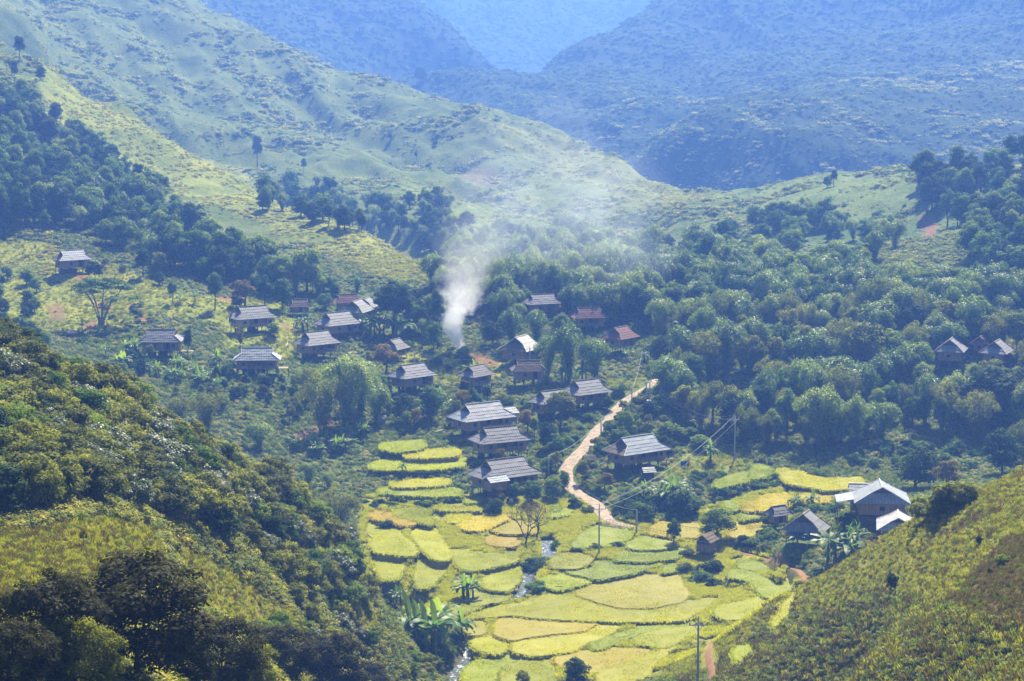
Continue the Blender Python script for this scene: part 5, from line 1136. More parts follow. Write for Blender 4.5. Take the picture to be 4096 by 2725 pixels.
log(2222, 2354, 2250, 2354, .12, 'small brown plank lying between the green and the brownish rice', M['bark_pale'])
log(2282, 2057, 2300, 2040, .09, 'white pole lying on the bare plot left of the road', M['concrete']); log(2292, 2066, 2316, 2058, .09, 'second white pole on the bare plot, nearer to the viewer', M['concrete'])
def pole(u, v, h, label, arm=0.0, arm_deg=0.0, name='utility_pole', r=.14, extra=None, ground_d=None):
    x, y, z = [float(k[0]) for k in cast(u, v, 225)] if ground_d is None else [float(k) for k in ground_d]
    root = empty(name, (x, y, z)); tag(root, label, 'utility pole', 'concrete poles carrying the village power line'); mb = MB(); mb.tube([(0, 0, -.6), (0, 0, h * .5), (0, 0, h)], [r * 1.25, r, r * .75], 8); mb.obj('mast', M['concrete'], root, smooth=True)
    T = [(0, 0, h)]
    if arm:
        a = math.radians(arm_deg); ca2, sa2 = math.cos(a), math.sin(a); am = MB(); w = arm / 2
        am.tube([(-ca2 * w, -sa2 * w, h - .75), (ca2 * w, sa2 * w, h - .75)], .07, 5); am.tube([(-ca2 * w * .45, -sa2 * w * .45, h - .75), (0, 0, h - 1.5)], .035, 4); am.tube([(ca2 * w * .45, sa2 * w * .45, h - .75), (0, 0, h - 1.5)], .035, 4); am.obj('crossarm', M['steel'], root)
        T = []
        for k in (-1, 0, 1):
            px_, py_, pz_ = ca2 * w * .92 * k, sa2 * w * .92 * k, (h - .7 if k else h); ins = MB(); ins.tube([(px_, py_, pz_), (px_, py_, pz_ + .12), (px_, py_, pz_ + .14), (px_, py_, pz_ + .30)], [.05, .09, .05, .07], 7); ins.obj('insulator', M['glass'], root); T.append((px_, py_, pz_ + .3))
    return root, [Vector((x, y, z)) + Vector(t) for t in T]
def cable(a, b, sag, label, r=.035, n_=14, mat='wire', group='thin power wires'):
    a, b = Vector(a), Vector(b); pts = []
    for k in range(n_ + 1): t = k / n_; p = a.lerp(b, t); p.z -= sag * 4 * t * (1 - t); pts.append(tuple(p - a))
    mb = MB(); mb.tube(pts, r, 4, cap=False); tag(mb.obj('power_cable', M[mat], None, loc=a), label, 'cable', group)
D1 = 226.0; u1, v1 = 2794, 2476                    # nearest pole: its top is in the frame, its foot below it
ax, ay, az = at_d(u1, v1, D1); gz = float(ground(ax, ay)); p1, T1 = pole(0, 0, az - gz, 'nearest concrete pole with pale crossarm, cut by the bottom edge', 2.2, 4, ground_d=(ax, ay, gz))
p2, T2 = pole(2396, 2222, 9.3, 'tall concrete pole with crossarm standing between green and pale gold rice', 2.4, 3)
p3, T3 = pole(2546, 2138, 4.7, 'bare grey pole in the green rice below the dirt road', r=.16)
p4, T4 = pole(2938, 1842, 9.4, 'concrete pole with crossarm in tall grass before the dark bamboo wood', 2.4, 28)
p5, T5 = pole(2527, 1648, 5.8, 'round dark pole at the road edge left of the transformer'); p6, T6 = pole(2404, 1760, 4.6, 'short pole beside the middle of the dirt road'); p7, T7 = pole(2194, 1900, 4.1, 'slim pole right of the lowest of the three houses')
p8, T8 = pole(2119, 1468, 4.8, 'thick grey pole in front of the patchy white-roofed house', r=.18); p9, T9 = pole(1660, 1475, 4.3, 'pole among shrubs left of the red earth yard'); p10, T10 = pole(1220, 1435, 4.3, 'pole before the gable of the house beside the bright lawn'); p11, T11 = pole(2568, 1482, 4.8, 'farthest thin pole among bananas at the end of the road', r=.10)
def transformer():
    x, y, z = [float(k[0]) for k in cast(2584, 1672, 225)]; r = empty('transformer', (x, y, z)); tag(r, 'pole transformer on two masts beside the dirt road', 'transformer')
    for dx, dy, h in ((0, 0, 8.3), (.9, 1.6, 8.0)): mb = MB(); mb.tube([(dx, dy, -.5), (dx, dy, h)], [.17, .12], 8); mb.obj('mast', M['concrete'], r)
    mb = MB(); mb.box(-.5, 1.3, -.4, 1.8, 2.2, 2.32); mb.obj('platform', M['bark_pale'], r)
    mb = MB(); mb.box(-.45, .0, -.75, -.3, 3.2, 4.4); mb.obj('switch_box', M['bark_pale'], r)
    mb = MB(); mb.tube([(.7, .8, 2.32), (.7, .8, 3.9)], [.5, .5], 12); mb.obj('tank', M['steel'], r)
    for hh in (7.9, 5.6, 5.0):
        mb = MB(); mb.tube([(-.5, -.6, hh), (1.4, 2.2, hh)], .06, 5); mb.obj('crossarm', M['steel'], r)
        for t in (.1, .5, .9): q = Vector((-.5, -.6, hh)).lerp(Vector((1.4, 2.2, hh)), t); mb = MB(); mb.tube([q, q + Vector((0, 0, .3))], [.1, .07], 6); mb.obj('insulator', M['glass'], r)
    mb = MB(); mb.tube([(-.3, -.3, 2.2), (-1.6, -1.0, .6), (.2, -.2, -.2)], .03, 4); mb.obj('stay', M['wire'], r)
    return [Vector((x, y, z)) + Vector(t) for t in ((-.5, -.6, 8.2), (.5, .8, 8.2), (1.4, 2.2, 8.2))]
TT = transformer()
for k, w in enumerate(('left', 'middle', 'right')):
    cable(T4[k], T2[k], 2.2, 'thin %s wire from the pole by the bamboo wood to the pole in the rice' % w, .022); cable(T2[k], T1[k], 2.0, 'thin %s wire over the rice down to the nearest pole' % w, .008)
    cable(TT[k], T4[k], 3.0, 'thin %s wire from the transformer over the bushes' % w, .012)
cable(T7[0], T6[0], 1.4, 'thick pale twisted cable beside the lower dirt road', .04); cable(T6[0], T5[0], .9, 'thick pale twisted cable over the middle of the dirt road', .032); cable(T5[0], T11[0], 1.6, 'pale twisted cable rising from the road to the farthest pole', .032)
cable(T7[0], T3[0], 2.5, 'thin dark cable crossing the dirt road', .022); cable(T8[0], T9[0], 2.6, 'sagging cable across the red earth yard', .025); cable(T5[0], TT[0] - Vector((0, 0, 3)), .3, 'short cable from the road pole to the transformer', .03); cable(T10[0], T9[0], 2.0, 'thin cable over the bamboo left of the yard', .02)

# ------------------------------------------------------------------ people and animals
def body(name, u, v, h, label, pose, cloth_up, cloth_low, face=0.0):
    x, y, z = [float(k[0]) for k in cast(u, v, 225)]; root = empty(name, (x, y, z), face, h / 1.7); tag(root, label, 'person')
    J = dict(pelvis=(0, 0, .92), chest=(0, .0, 1.28), neck=(0, 0, 1.45), head=(0, .02, 1.60), top=(0, .02, 1.70), ls=(-.18, 0, 1.40), rs=(.18, 0, 1.40), le=(-.25, .06, 1.12), re=(.25, -.06, 1.12), lh=(-.24, -.10, .90), rh=(.24, .10, .90), lhip=(-.1, 0, .90), rhip=(.1, 0, .90), lk=(-.11, -.14, .50), rk=(.11, .10, .50), lf=(-.11, -.10, .07), rf=(.11, .22, .09), lt=(-.11, -.26, .04), rt=(.11, .08, .04))
    J.update(pose); E = [('pelvis', 'chest'), ('chest', 'neck'), ('neck', 'head'), ('head', 'top'), ('chest', 'ls'), ('chest', 'rs'), ('ls', 'le'), ('rs', 're'), ('le', 'lh'), ('re', 'rh'), ('pelvis', 'lhip'), ('pelvis', 'rhip'), ('lhip', 'lk'), ('rhip', 'rk'), ('lk', 'lf'), ('rk', 'rf'), ('lf', 'lt'), ('rf', 'rt')]
    R = dict(pelvis=.13, chest=.15, neck=.06, head=.11, top=.07, ls=.065, rs=.065, le=.045, re=.045, lh=.03, rh=.03, lhip=.09, rhip=.09, lk=.06, rk=.06, lf=.045, rf=.045, lt=.03, rt=.03)
    def skin(nm, keys, add, mat):
        keys = [k for k in J if k in keys]; me = bpy.data.meshes.new(nm); me.from_pydata([J[k] for k in keys], [(keys.index(a), keys.index(b)) for a, b in E if a in keys and b in keys], []); me.materials.append(mat)
        o = link(nm, me, root); m_ = o.modifiers.new('skin', 'SKIN'); me.skin_vertices.new() if not me.skin_vertices else None
        for k, n_ in enumerate(keys): sv = me.skin_vertices[0].data[k]; sv.radius = (R[n_] + add, R[n_] + add); sv.use_root = (k == 0)
        s = o.modifiers.new('sub', 'SUBSURF'); s.levels = s.render_levels = 1; return o
    skin('body', set(J), 0, M['skin']); skin('shirt', {'pelvis', 'chest', 'ls', 'rs', 'le', 're'}, .02, cloth_up); skin('trousers', {'pelvis', 'lhip', 'rhip', 'lk', 'rk', 'lf', 'rf'}, .022, cloth_low)
    mb = MB(); V = [(0.115 * math.cos(a_) * math.cos(b_), .02 + .12 * math.sin(a_) * math.cos(b_), 1.63 + .12 * math.sin(b_)) for b_ in (0.0, .5, 1.0, 1.5) for a_ in np.linspace(0, 2 * math.pi, 9)[:-1]]
    mb.v = V; mb.f = [(r_ * 8 + c_, r_ * 8 + (c_ + 1) % 8, (r_ + 1) * 8 + (c_ + 1) % 8, (r_ + 1) * 8 + c_) for r_ in range(3) for c_ in range(8)]; mb.m = [0] * 24; mb.obj('hair', M['black'], root, smooth=True)
body('person', 1187, 1311, 1.65, 'person in dark clothes walking down the path right of the tawny-walled house', {}, M['black'], M['navy'], 2.4)
body('person', 1869, 1428, 1.6, 'person in red shirt standing before the bamboo fence by the fire', {'lf': (-.11, 0, .07), 'rf': (.11, .02, .07), 'lk': (-.11, 0, .5), 'rk': (.11, 0, .5), 'lt': (-.11, -.14, .04), 'rt': (.11, -.14, .04)}, M['red'], M['navy'], .4)
body('person', 1788, 1482, 1.6, 'person in black with pale headcloth standing among shrubs on the grassy bank', {'lh': (-.2, -.3, 1.0)}, M['black'], M['black'], -.6)
body('person', 1776, 1484, 1.5, 'person in dark blue stooping beside the one in black on the bank', {'chest': (0, -.22, 1.2), 'neck': (0, -.36, 1.3), 'head': (0, -.46, 1.36), 'top': (0, -.52, 1.44), 'ls': (-.18, -.3, 1.26), 'rs': (.18, -.3, 1.26), 'le': (-.2, -.4, 1.0), 're': (.2, -.4, 1.0), 'lh': (-.15, -.5, .78), 'rh': (.15, -.5, .78)}, M['navy'], M['black'], 1.2)
def beast(name, u, v, label, cat, L, mat, lying=False, rz=0.0):
    x, y, z = [float(k[0]) for k in cast(u, v, 225)]; s = L / 1.5; root = empty(name, (x, y, z), rz, s); tag(root, label, cat); hz = .95 if not lying else .38
    P = [(-.6, 0, hz + .02), (-.1, 0, hz - .04), (.35, 0, hz + .02), (.62, 0, hz + .22), (.80, 0, hz + .30), (1.02, 0, hz + .18)]; R = [.20, .27, .25, .13, .12, .06]; E = [(i_, i_ + 1) for i_ in range(5)]
    for xx, yy, b_ in ((.36, .13, 2), (.36, -.13, 2), (-.56, .13, 0), (-.56, -.13, 0)):
        k = len(P)
        if lying: P += [(xx + .12, yy * 1.6, .22), (xx + .34, yy * 1.7, .08)]; R += [.09, .045]
        else: P += [(xx, yy, hz - .3), (xx + (.04 if b_ == 2 else -.07), yy, hz - .58), (xx, yy, .04)]; R += [.09, .05, .04]
        E += [(b_, k)] + [(j, j + 1) for j in range(k, len(P) - 1)]
    k = len(P); P += [(-.80, 0, hz), (-.88, 0, hz - .35)]; R += [.03, .02]; E += [(0, k), (k, k + 1)]
    k = len(P); P += [(.78, .12, hz + .42), (.78, -.12, hz + .42)]; R += [.03, .03]; E += [(4, k), (4, k + 1)]
    me = bpy.data.meshes.new('body'); me.from_pydata(P, E, []); me.materials.append(mat); o = link('body', me, root); o.modifiers.new('skin', 'SKIN'); 
    if not me.skin_vertices: me.skin_vertices.new()
    for j, r_ in enumerate(R): me.skin_vertices[0].data[j].radius = (r_, r_); me.skin_vertices[0].data[j].use_root = (j == 1)
    s_ = o.modifiers.new('sub', 'SUBSURF'); s_.levels = s_.render_levels = 1
beast('dog', 1168, 1326, 'dark dog trotting on the path junction near the walking person', 'dog', .8, M['darkhide'], rz=.5)
beast('cow', 1757, 1736, 'pale cow lying beside a small tree left of the open veranda house', 'cow', 1.9, M['hide'], True, .4)

# ------------------------------------------------------------------ single trees, bamboo, bananas and shrubs
NPL = {}
TAKEN = []
def plant(key, x, y, z, h, name, label, cat, group=None, rz=None, wide=1.0, parts=True, sink=.15):
    crown, trunk, both, H = PROTO[key]; s = h / H; rz = rng.uniform(0, 6.28) if rz is None else rz; sc = (s * wide, s * wide, s)
    if parts and trunk is not None:
        root = empty(name, (x, y, z - sink), rz); root.scale = sc; link('crown' if name not in ('banana_plant', 'bamboo_clump') else 'foliage', crown, root); link('trunk' if name not in ('banana_plant', 'bamboo_clump') else 'stem', trunk, root)
    else: root = link(name, both or crown, None, (x, y, z - sink), rz, sc)
    tag(root, label, cat, group); NPL[key[:-1]] = NPL.get(key[:-1], 0) + 1; TAKEN.append((x, y, h * .25 * wide)); return root
T = 'tree'; B = 'bamboo_clump'; N_ = 'banana_plant'; S_ = 'shrub'
CATS = {'bushy_tree': 'bush', T: 'tree', B: 'bamboo', N_: 'banana plant', S_: 'shrub'}
SOLO = [  # u, v of the foot, height in photo pixels, prototype, kind, width factor, label
 (1578,1335,240,'bigtree',T,1.0,'big round dark tree towering left of the smoke'),
 (1748,1330,180,'tall0',T,.7,'slender dark tree standing between the big round tree and the smoke'),
 (1735,1400,125,'round1',T,.75,'round-topped tree like a ball, just left of the fire'),
 (2280,1520,240,'bamboo1',B,1.0,'huge dome-shaped bamboo right of the patchy white-roofed house'),
 (2190,1500,180,'bamboo0',B,.9,'left shoulder of the huge bamboo, brushing the patchy white-roofed house'),
 (2385,1520,190,'bamboo2',B,1.0,'right shoulder of the huge bamboo above the road'),
 (2050,1390,170,'bamboo1',B,1.0,'dark bamboo mass directly behind the patchy white-roofed house'),
 (2150,1385,165,'bamboo0',B,1.0,'dark bamboo right behind the dark mass, under the hazy roof'),
 (1970,1380,110,'round3',T,1.2,'low dark dome tree left of the dark bamboo mass'),
 (1385,1700,290,'bamboo1',B,1.15,'great drooping bamboo above the bare brown slope'),
 (1290,1740,280,'bamboo3',B,.9,'yellow-green bamboo left of the great drooping one, hiding the slope'),
 (1440,1640,230,'bamboo0',B,1.0,'bamboo right of the great drooping one, uphill'),
 (1500,1690,180,'bamboo2',B,1.0,'dark low bamboo between the great one and the tiny hut'),
 (1230,1600,150,'bamboo3',B,1.0,'bright bamboo below the lawn, left of the great one'),
 (830,1720,170,'bamboo3',B,1.3,'yellow-green weeping bamboo like a haystack below the banana grove'),
 (720,1690,120,'bamboo3',B,1.1,'smaller yellow-green bamboo left of the haystack-shaped one'),
 (1040,1800,130,'bamboo2',B,1.2,'dark green bamboo in the gully below the bare slope'),
 (1235,1950,120,'bamboo0',B,1.0,'feathery bamboo left of the rice terraces'),
 (1320,1960,90,'bamboo2',B,1.0,'small feathery bamboo touching the lowest terraces on the left'),
 (1350,2130,200,'bamboo3',B,1.3,'olive bamboo on the near wood edge, left of the orange plot'),
 (1270,2080,140,'bamboo3',B,1.1,'olive bamboo behind the wood-edge one'),
 (2245,1700,150,'yellowtree0',T,1.15,'yellow-green leafy tree between the two dark houses by the road'),
 (2190,1800,130,'round3',T,.8,'dark egg-shaped tree left of the dirt road'),
 (2110,1730,100,'rusttree0',T,1.0,'rust-tinged small tree right of the open veranda house'),
 (2000,1660,105,'yellowtree1',T,1.1,'bright feathery tree directly behind the open veranda house'),
 (1900,1650,95,'tall1',T,1.3,'blue-green tree behind the ridge of the open veranda house'),
 (1830,1700,120,'yellowtree1',T,.9,'light green tree left of the open veranda house'),
 (1720,1680,150,'round0',T,1.0,'leafy tree in front of the sunken dark grey-roofed house'),
 (1610,1690,130,'round3',T,1.1,'dark tree left of the sunken dark grey-roofed house'),
 (1545,1495,130,'rusttree0',T,1.0,'rusty-orange shrubby tree before the little gabled house'),
 (1480,1480,90,'yellowtree1',T,1.0,'pale green tree left of the rusty one'),
 (860,1240,155,'tall0',T,.85,'tall dark columnar tree right of the two bright banana plants'),
 (690,1215,105,'tall1',T,.85,'egg-shaped dark tree left of the two bright banana plants'),
 (572,1110,125,'tall2',T,.95,'tall dark tree at the edge of the shade, right of the highest house'),
 (640,1100,100,'yellowtree0',T,.9,'lighter round tree beside the tall one at the edge of the shade'),
 (378,1125,90,'cone',T,1.4,'dark cone-shaped bush at the right corner of the highest house'),
 (420,1080,60,'yellowtree1',T,1.0,'pale green tree behind the right corner of the highest house'),
 (493,1115,62,'yellowtree0',T,.9,'small rounded golden-green tree right of the cone-shaped bush'),
 (637,1140,60,'round3',T,1.0,'small dark round tree above the egg-shaped one'),
 (405,1300,200,'umbrella',T,1.0,'wide flat-topped spreading tree with forked pale trunks on the left slope'),
 (980,1230,120,'rusttree0',T,1.1,'reddish-leaved tree uphill of the tawny-walled house'),
 (1060,1225,130,'tall1',T,1.1,'pair-topped green tree above the tawny-walled house'),
 (1130,1240,140,'round0',T,.9,'tall leafy tree right above the tawny-walled house, beside the brown shed'),
 (950,1240,70,'cone',T,1.3,'small cone-shaped dark tree uphill left of the tawny-walled house'),
 (1300,1235,70,'round1',T,1.2,'bushy tree left of the red-tiled low house'),
 (600,1440,75,'yellowtree1',T,.9,'slim tree with round top before the left end of the dark square-on house'),
 (753,1430,125,'tall2',T,.6,'narrow dark column tree at the right end of the dark square-on house'),
 (1095,1345,65,'round2',T,1.1,'bushy dark tree at the right corner of the tawny-walled house'),
 (2870,2172,165,'round0',T,1.25,'broad dark leafy tree behind the thatched hut'),
 (2694,2176,115,'round0',T,.8,'neat round tree standing alone in the rice'),
 (3660,1960,200,'round3',T,1.25,'large dark tree behind the silvery roof of the farmstead'),
 (3785,1985,160,'rusttree0',T,1.0,'yellow-green rounded tree on the hill shoulder, right of the farmstead'),
 (4010,1900,210,'round3',T,1.0,'dark tree at the right edge above the hill shoulder'),
 (4096,1850,190,'bamboo3',B,1.0,'bamboo cut by the right edge above the hill shoulder'),
 (2105,2185,185,'bare0',T,1.0,'leafless forked tree beside the stream'),
 (2152,2160,180,'bare1',T,.8,'thin sparse tree with a few rusty leaves right of the leafless one'),
 (1556,2045,95,'bare0',T,.5,'thin leaning dead tree at the left end of the rice'),
 (2010,1880,95,'rusttree0',T,.9,'little rust-yellow tree in front of the middle house of the three'),
 (1990,2020,80,'rusttree0',T,1.0,'rounded ochre shrubby tree before the long house'),
 (2060,2000,80,'round1',T,1.0,'small dark tree right of the ochre one before the long house'),
 (1975,2060,80,'round3',T,1.3,'dark low tree at the edge of the rice below the long house'),
 (2130,2020,110,'round1',T,1.0,'loose green tree below the right end of the long house'),
 (2210,2000,110,'round2',T,1.0,'bushy tree between the long house and the dirt road'),
 (2255,1960,90,'round1',T,.9,'dark bushy tree on the left kerb of the dirt road bend'),
 (2220,1880,90,'yellowtree1',T,1.0,'pale shrubby tree behind the slim pole by the long house'),
 (2110,1900,80,'yellowtree1',T,1.0,'pale green tree right of the middle house of the three'),
 (2420,1970,90,'rusttree0',T,1.0,'yellowish shrubby tree right of the dirt road bend'),
 (2330,1930,100,'yellowtree0',T,.8,'pale tree squeezed between the dirt road and the thatched pen'),
 (2500,1740,110,'round0',T,.9,'bright green tree beside the transformer'),
 (2490,1650,60,'yellowtree1',T,1.1,'small pale tree left of the round dark pole'),
 (2430,1640,70,'round2',T,1.0,'small grey-green tree before the house at the road bend'),
 (3440,1530,260,'yellowtree0',T,1.0,'tall golden-green tree rising in the right-hand wood'),
 (3470,1620,170,'bamboo3',B,.9,'golden-green bamboo below the tall golden tree'),
 (3250,1540,230,'bamboo1',B,1.2,'massive dark bamboo left of the tall golden tree'),
 (3330,1600,200,'bamboo0',B,1.2,'massive dark bamboo touching the tall golden tree'),
 (3560,1600,210,'bamboo1',B,1.2,'massive bamboo right of the tall golden tree'),
 (3800,1700,190,'yellowtree0',T,.7,'bright yellow-green small tree in the gap of the right-hand wood'),
 (3950,1690,260,'round3',T,1.3,'huge dark tree before the far right gables'),
 (4060,1680,240,'round3',T,1.2,'huge dark tree by the right edge below the far right gables'),
 (2840,1850,90,'banana1',N_,.9,'single banana plant at the foot of the pole by the bamboo wood'),
 (1868,2390,100,'banana2',N_,1.2,'lone banana plant standing in the yellow-green rice'),
 (3340,2250,150,'banana2',N_,1.3,'large banana plant spreading before the hill crest of the farmstead'),
 (3400,2215,120,'banana1',N_,1.1,'banana plant behind the large one, under the gable house'),
 (3430,2170,100,'banana1',N_,1.0,'banana plant between the tarpaulin shed and the tan gable'),
 (3190,2200,90,'banana0',N_,1.1,'pale green banana plant at the front corner of the tarpaulin shed'),
 (3250,2030,70,'banana1',N_,1.1,'silvery banana plant behind the tarpaulin shed'),
 (3180,2040,75,'banana1',N_,1.0,'silvery banana plant left behind the tarpaulin shed'),
 (1610,1905,75,'banana3',N_,.8,'slim banana plant between two narrow terraces'),
 (2650,2020,100,'banana2',N_,1.0,'banana plant at the right end of the hedge below the road'),
 (2745,2030,100,'banana1',N_,1.0,'tallest banana plant of the hedge below the road'),
 (2690,2010,110,'banana2',N_,1.1,'banana plant with red flower bud in the hedge middle'),
 (2580,2000,80,'banana1',N_,1.1,'small banana plant at the left end of the hedge below the road'),
 (1215,1330,85,'banana1',N_,1.0,'banana plant in front of the low brown shed'),
 (720,1215,55,'banana0',N_,1.1,'left one of two bright banana plants on the open slope'),
 (780,1210,60,'banana0',N_,1.2,'right one of two bright banana plants on the open slope'),
 (1070,1345,50,'banana0',N_,1.1,'small banana plant at the wall of the tawny-walled house'),
 (330,1335,60,'banana0',N_,1.0,'small banana plant below the flat-topped tree'),
 (1705,2640,240,'banana2',N_,1.0,'big banana plant near the bottom, rising from the green mound'),
 (1760,2590,200,'banana2',N_,1.0,'big banana plant behind, at the top of the green mound'),
 (1650,2600,180,'banana1',N_,1.0,'yellowish banana plant on the left flank of the green mound'),
 (1840,2560,130,'banana1',N_,1.0,'banana plant on the right flank of the green mound'),
 (1600,2420,80,'banana1',N_,1.1,'small banana plant at the foot of the near wooded slope'),
 (1925,1530,90,'banana2',N_,1.0,'banana plant between the two low dark roofs'),
 (2260,1530,80,'banana1',N_,1.1,'banana plant under the huge bamboo'),
 (2330,1530,85,'banana1',N_,1.0,'banana plant between the huge bamboo and the dark house'),
 (1535,1355,110,'banana2',N_,1.2,'large dark banana plant at the foot of the big round tree'),
 (1480,1350,100,'banana2',N_,1.1,'dark banana plant left of the one under the big round tree'),
 (1610,1360,110,'banana1',N_,1.2,'tall bright banana plant right under the big round tree'),
 (2510,1440,50,'banana0',N_,1.1,'tiny bright banana plant at the far end of the road'),
 (2580,1450,60,'banana1',N_,1.1,'banana plant beside the farthest thin pole'),
 (335,2190,100,'airy2',T,.6,'short dead trunk wrapped in ivy on the near grassy knoll'),
 (2310,2735,125,'round3',T,1.2,'dark round treetop poking up at the bottom edge'),
 (2090,2745,75,'near2',T,1.0,'olive treetop left of the dark one at the bottom edge'),
 (3485,2165,40,'shrub2',S_,1.0,'small bright bush at the pale-roofed outhouse'),
 (3568,2370,95,'cone',T,.9,'dark slim little conifer-like bush on the near brown slope'),
 (3918,2180,48,'cone',T,1.3,'small dark pointed bush high on the near brown slope'),
 (4015,2255,50,'shrub0',S_,1.0,'leafy green bush near the right edge on the brown slope'),
 (3960,2300,40,'cone',T,1.0,'tiny dark bush below the leafy one on the brown slope'),
 (3100,2270,60,'papaya',T,1.0,'thin yellow-leaved plant at the hill foot beside the red path'),
 (1680,1440,60,'papaya',T,1.0,'slim papaya tree near the pole left of the yard'),
 (1970,1410,40,'papaya',T,1.0,'little papaya tree in the fenced garden'),
 (1945,1415,32,'papaya',T,1.0,'shorter papaya tree in the fenced garden'),
 (1678,1690,55,'papaya',T,1.0,'thin palm-like papaya above the terraces'),
 (960,1440,150,'airy2',T,.35,'bare vine-wrapped trunk rising before the tawny-walled house'),
 (925,1330,90,'airy2',T,.35,'shorter vine-wrapped trunk at the left end of the tawny-walled house'),
 (1030,665,130,'tall2',T,.7,'lone dark tree standing on the crest of the lit spur'),
 (1215,690,60,'tall0',T,.8,'small crooked tree on the wooded knoll behind the spur'),
 (1740,585,28,'round1',T,1.0,'tiny round tree alone high on the hazy hill'),
 (1560,560,30,'round0',T,1.0,'tiny round bush left of the round tree on the hazy hill'),
 (1665,640,40,'tall1',T,.7,'thin dark tree below the tiny round one on the hazy hill'),
 (80,240,100,'tall2',T,1.0,'dark hazy tree at the upper left edge'),
 (160,320,60,'round3',T,1.1,'dark round tree at the top end of the lit spur'),
 (60,330,90,'tall2',T,.7,'dark pointed tree at the left edge above the shaded wood'),
 (3335,745,70,'tall2',T,.9,'dark upright tree on the right ridge line'),
 (3310,750,50,'round1',T,1.0,'round tree on the right ridge line beside the upright one'),
 (3680,700,70,'round3',T,1.0,'rounded tree at the right end of the bright ridge line'),
 (3850,740,90,'tall2',T,1.0,'tall hazy tree right of the bright ridge line'),
 (1680,330,70,'round3',T,1.0,'lone hazy tree on the skyline of the broad hill'),
 (2745,2060,110,'shrub3',S_,1.0,'dark bush at the right end of the banana hedge'),
 (1540,2115,40,'shrub3',S_,1.3,'dark low shrub below the orange plot'),
 (2135,2285,55,'shrub3',S_,1.4,'dark bush hiding the stream above the rapids'),
 (2165,2265,45,'shrub0',S_,1.4,'bush right behind the one hiding the stream'),
 (2225,2195,42,'shrub1',S_,.8,'bush on the right bank of the pool'),
 (2150,2360,45,'shrub1',S_,1.6,'dark hedge-like bush on the right bank by the log weir'),
 (2470,2190,30,'shrub1',S_,1.3,'dark shrub between the two green rice plots'),
 (2380,2195,26,'shrub2',S_,1.4,'light shrub left of the tall pole in the rice'),
 (2790,2330,55,'shrub0',S_,1.3,'bushes on the rocky mound below the thatched hut'),
 (2840,2290,60,'shrub3',S_,1.2,'dark bush on the top of the mound below the thatched hut'),
 (2750,2290,50,'shrub2',S_,1.2,'bright bush at the left rim of the mound below the hut'),
 (2860,2350,45,'shrub3',S_,1.2,'dark bush at the right foot of the mound below the hut'),
 (2745,2225,40,'shrub2',S_,1.1,'yellow-flowered bush left of the thatched hut'),
]
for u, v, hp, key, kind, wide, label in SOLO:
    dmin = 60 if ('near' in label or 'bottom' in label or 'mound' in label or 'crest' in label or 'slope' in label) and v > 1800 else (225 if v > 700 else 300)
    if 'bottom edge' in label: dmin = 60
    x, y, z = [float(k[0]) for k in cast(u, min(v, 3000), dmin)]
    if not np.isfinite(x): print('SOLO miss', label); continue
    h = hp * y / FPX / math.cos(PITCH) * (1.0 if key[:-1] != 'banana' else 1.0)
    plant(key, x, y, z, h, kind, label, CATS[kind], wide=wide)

LOOK = {'bush2': 'fresh green', 'bush4': 'silvery-leaved', 'bush5': 'dark green', 'yellowtree0': 'yellow-green', 'yellowtree1': 'slim yellow-green', 'rusttree0': 'rust-tinged', 'round3': 'dark', 'tall2': 'tall dark', 'tall0': 'tall', 'tall1': 'tall blue-green', 'airy0': 'open-crowned', 'bamboo3': 'yellow-green', 'bamboo1': 'large', 'bamboo2': 'small', 'shrub2': 'bright', 'shrub3': 'dark', 'banana0': 'single-stemmed', 'banana2': 'many-stemmed'}
HPX = [(pix(p[0], p[1], p[2] + 2.2), p[1]) for p in HP]
def hides(x, y, z, h):                             # would this plant stand right in front of a house that is seen?
    u, v0_ = pix(x, y, z); _, v1_ = pix(x, y, z + h); r = h * .33 / y * FPX
    return any(y < hy and abs(u - hu) < r + 62 and v1_ < hv + (-16 if i_ in (8, 9, 12, 15) or i_ >= 25 else 25) and v0_ > hv - 25 for i_, ((hu, hv), hy) in enumerate(HPX))
WOOD = []
def far_wood(n_, polys, dr, keys, hr):
    u0 = min(p[0] for p in polys); u1 = max(p[0] for p in polys); v0 = min(p[1] for p in polys); v1 = max(p[1] for p in polys)
    U = rng.uniform(u0, u1, n_ * 3); V_ = rng.uniform(v0, v1, n_ * 3); k = inpoly(U, V_, polys); x, y, z = cast(U[k], V_[k], dr[0]); ok = np.isfinite(x) & (y < dr[1]); ok[ok] &= clear(x[ok], y[ok], .6)
    x, y, z = x[ok][:n_], y[ok][:n_], z[ok][:n_]; h = rng.uniform(*hr, len(x))
    for k in keys:
        pass
    kk = rng.integers(0, len(keys), len(x))
    for i_ in range(len(x)):
        if not hides(x[i_], y[i_], z[i_], h[i_]): WOOD.append((keys[kk[i_]], x[i_], y[i_], z[i_] - .2, h[i_] / PROTO[keys[kk[i_]]][3]))
    return 0
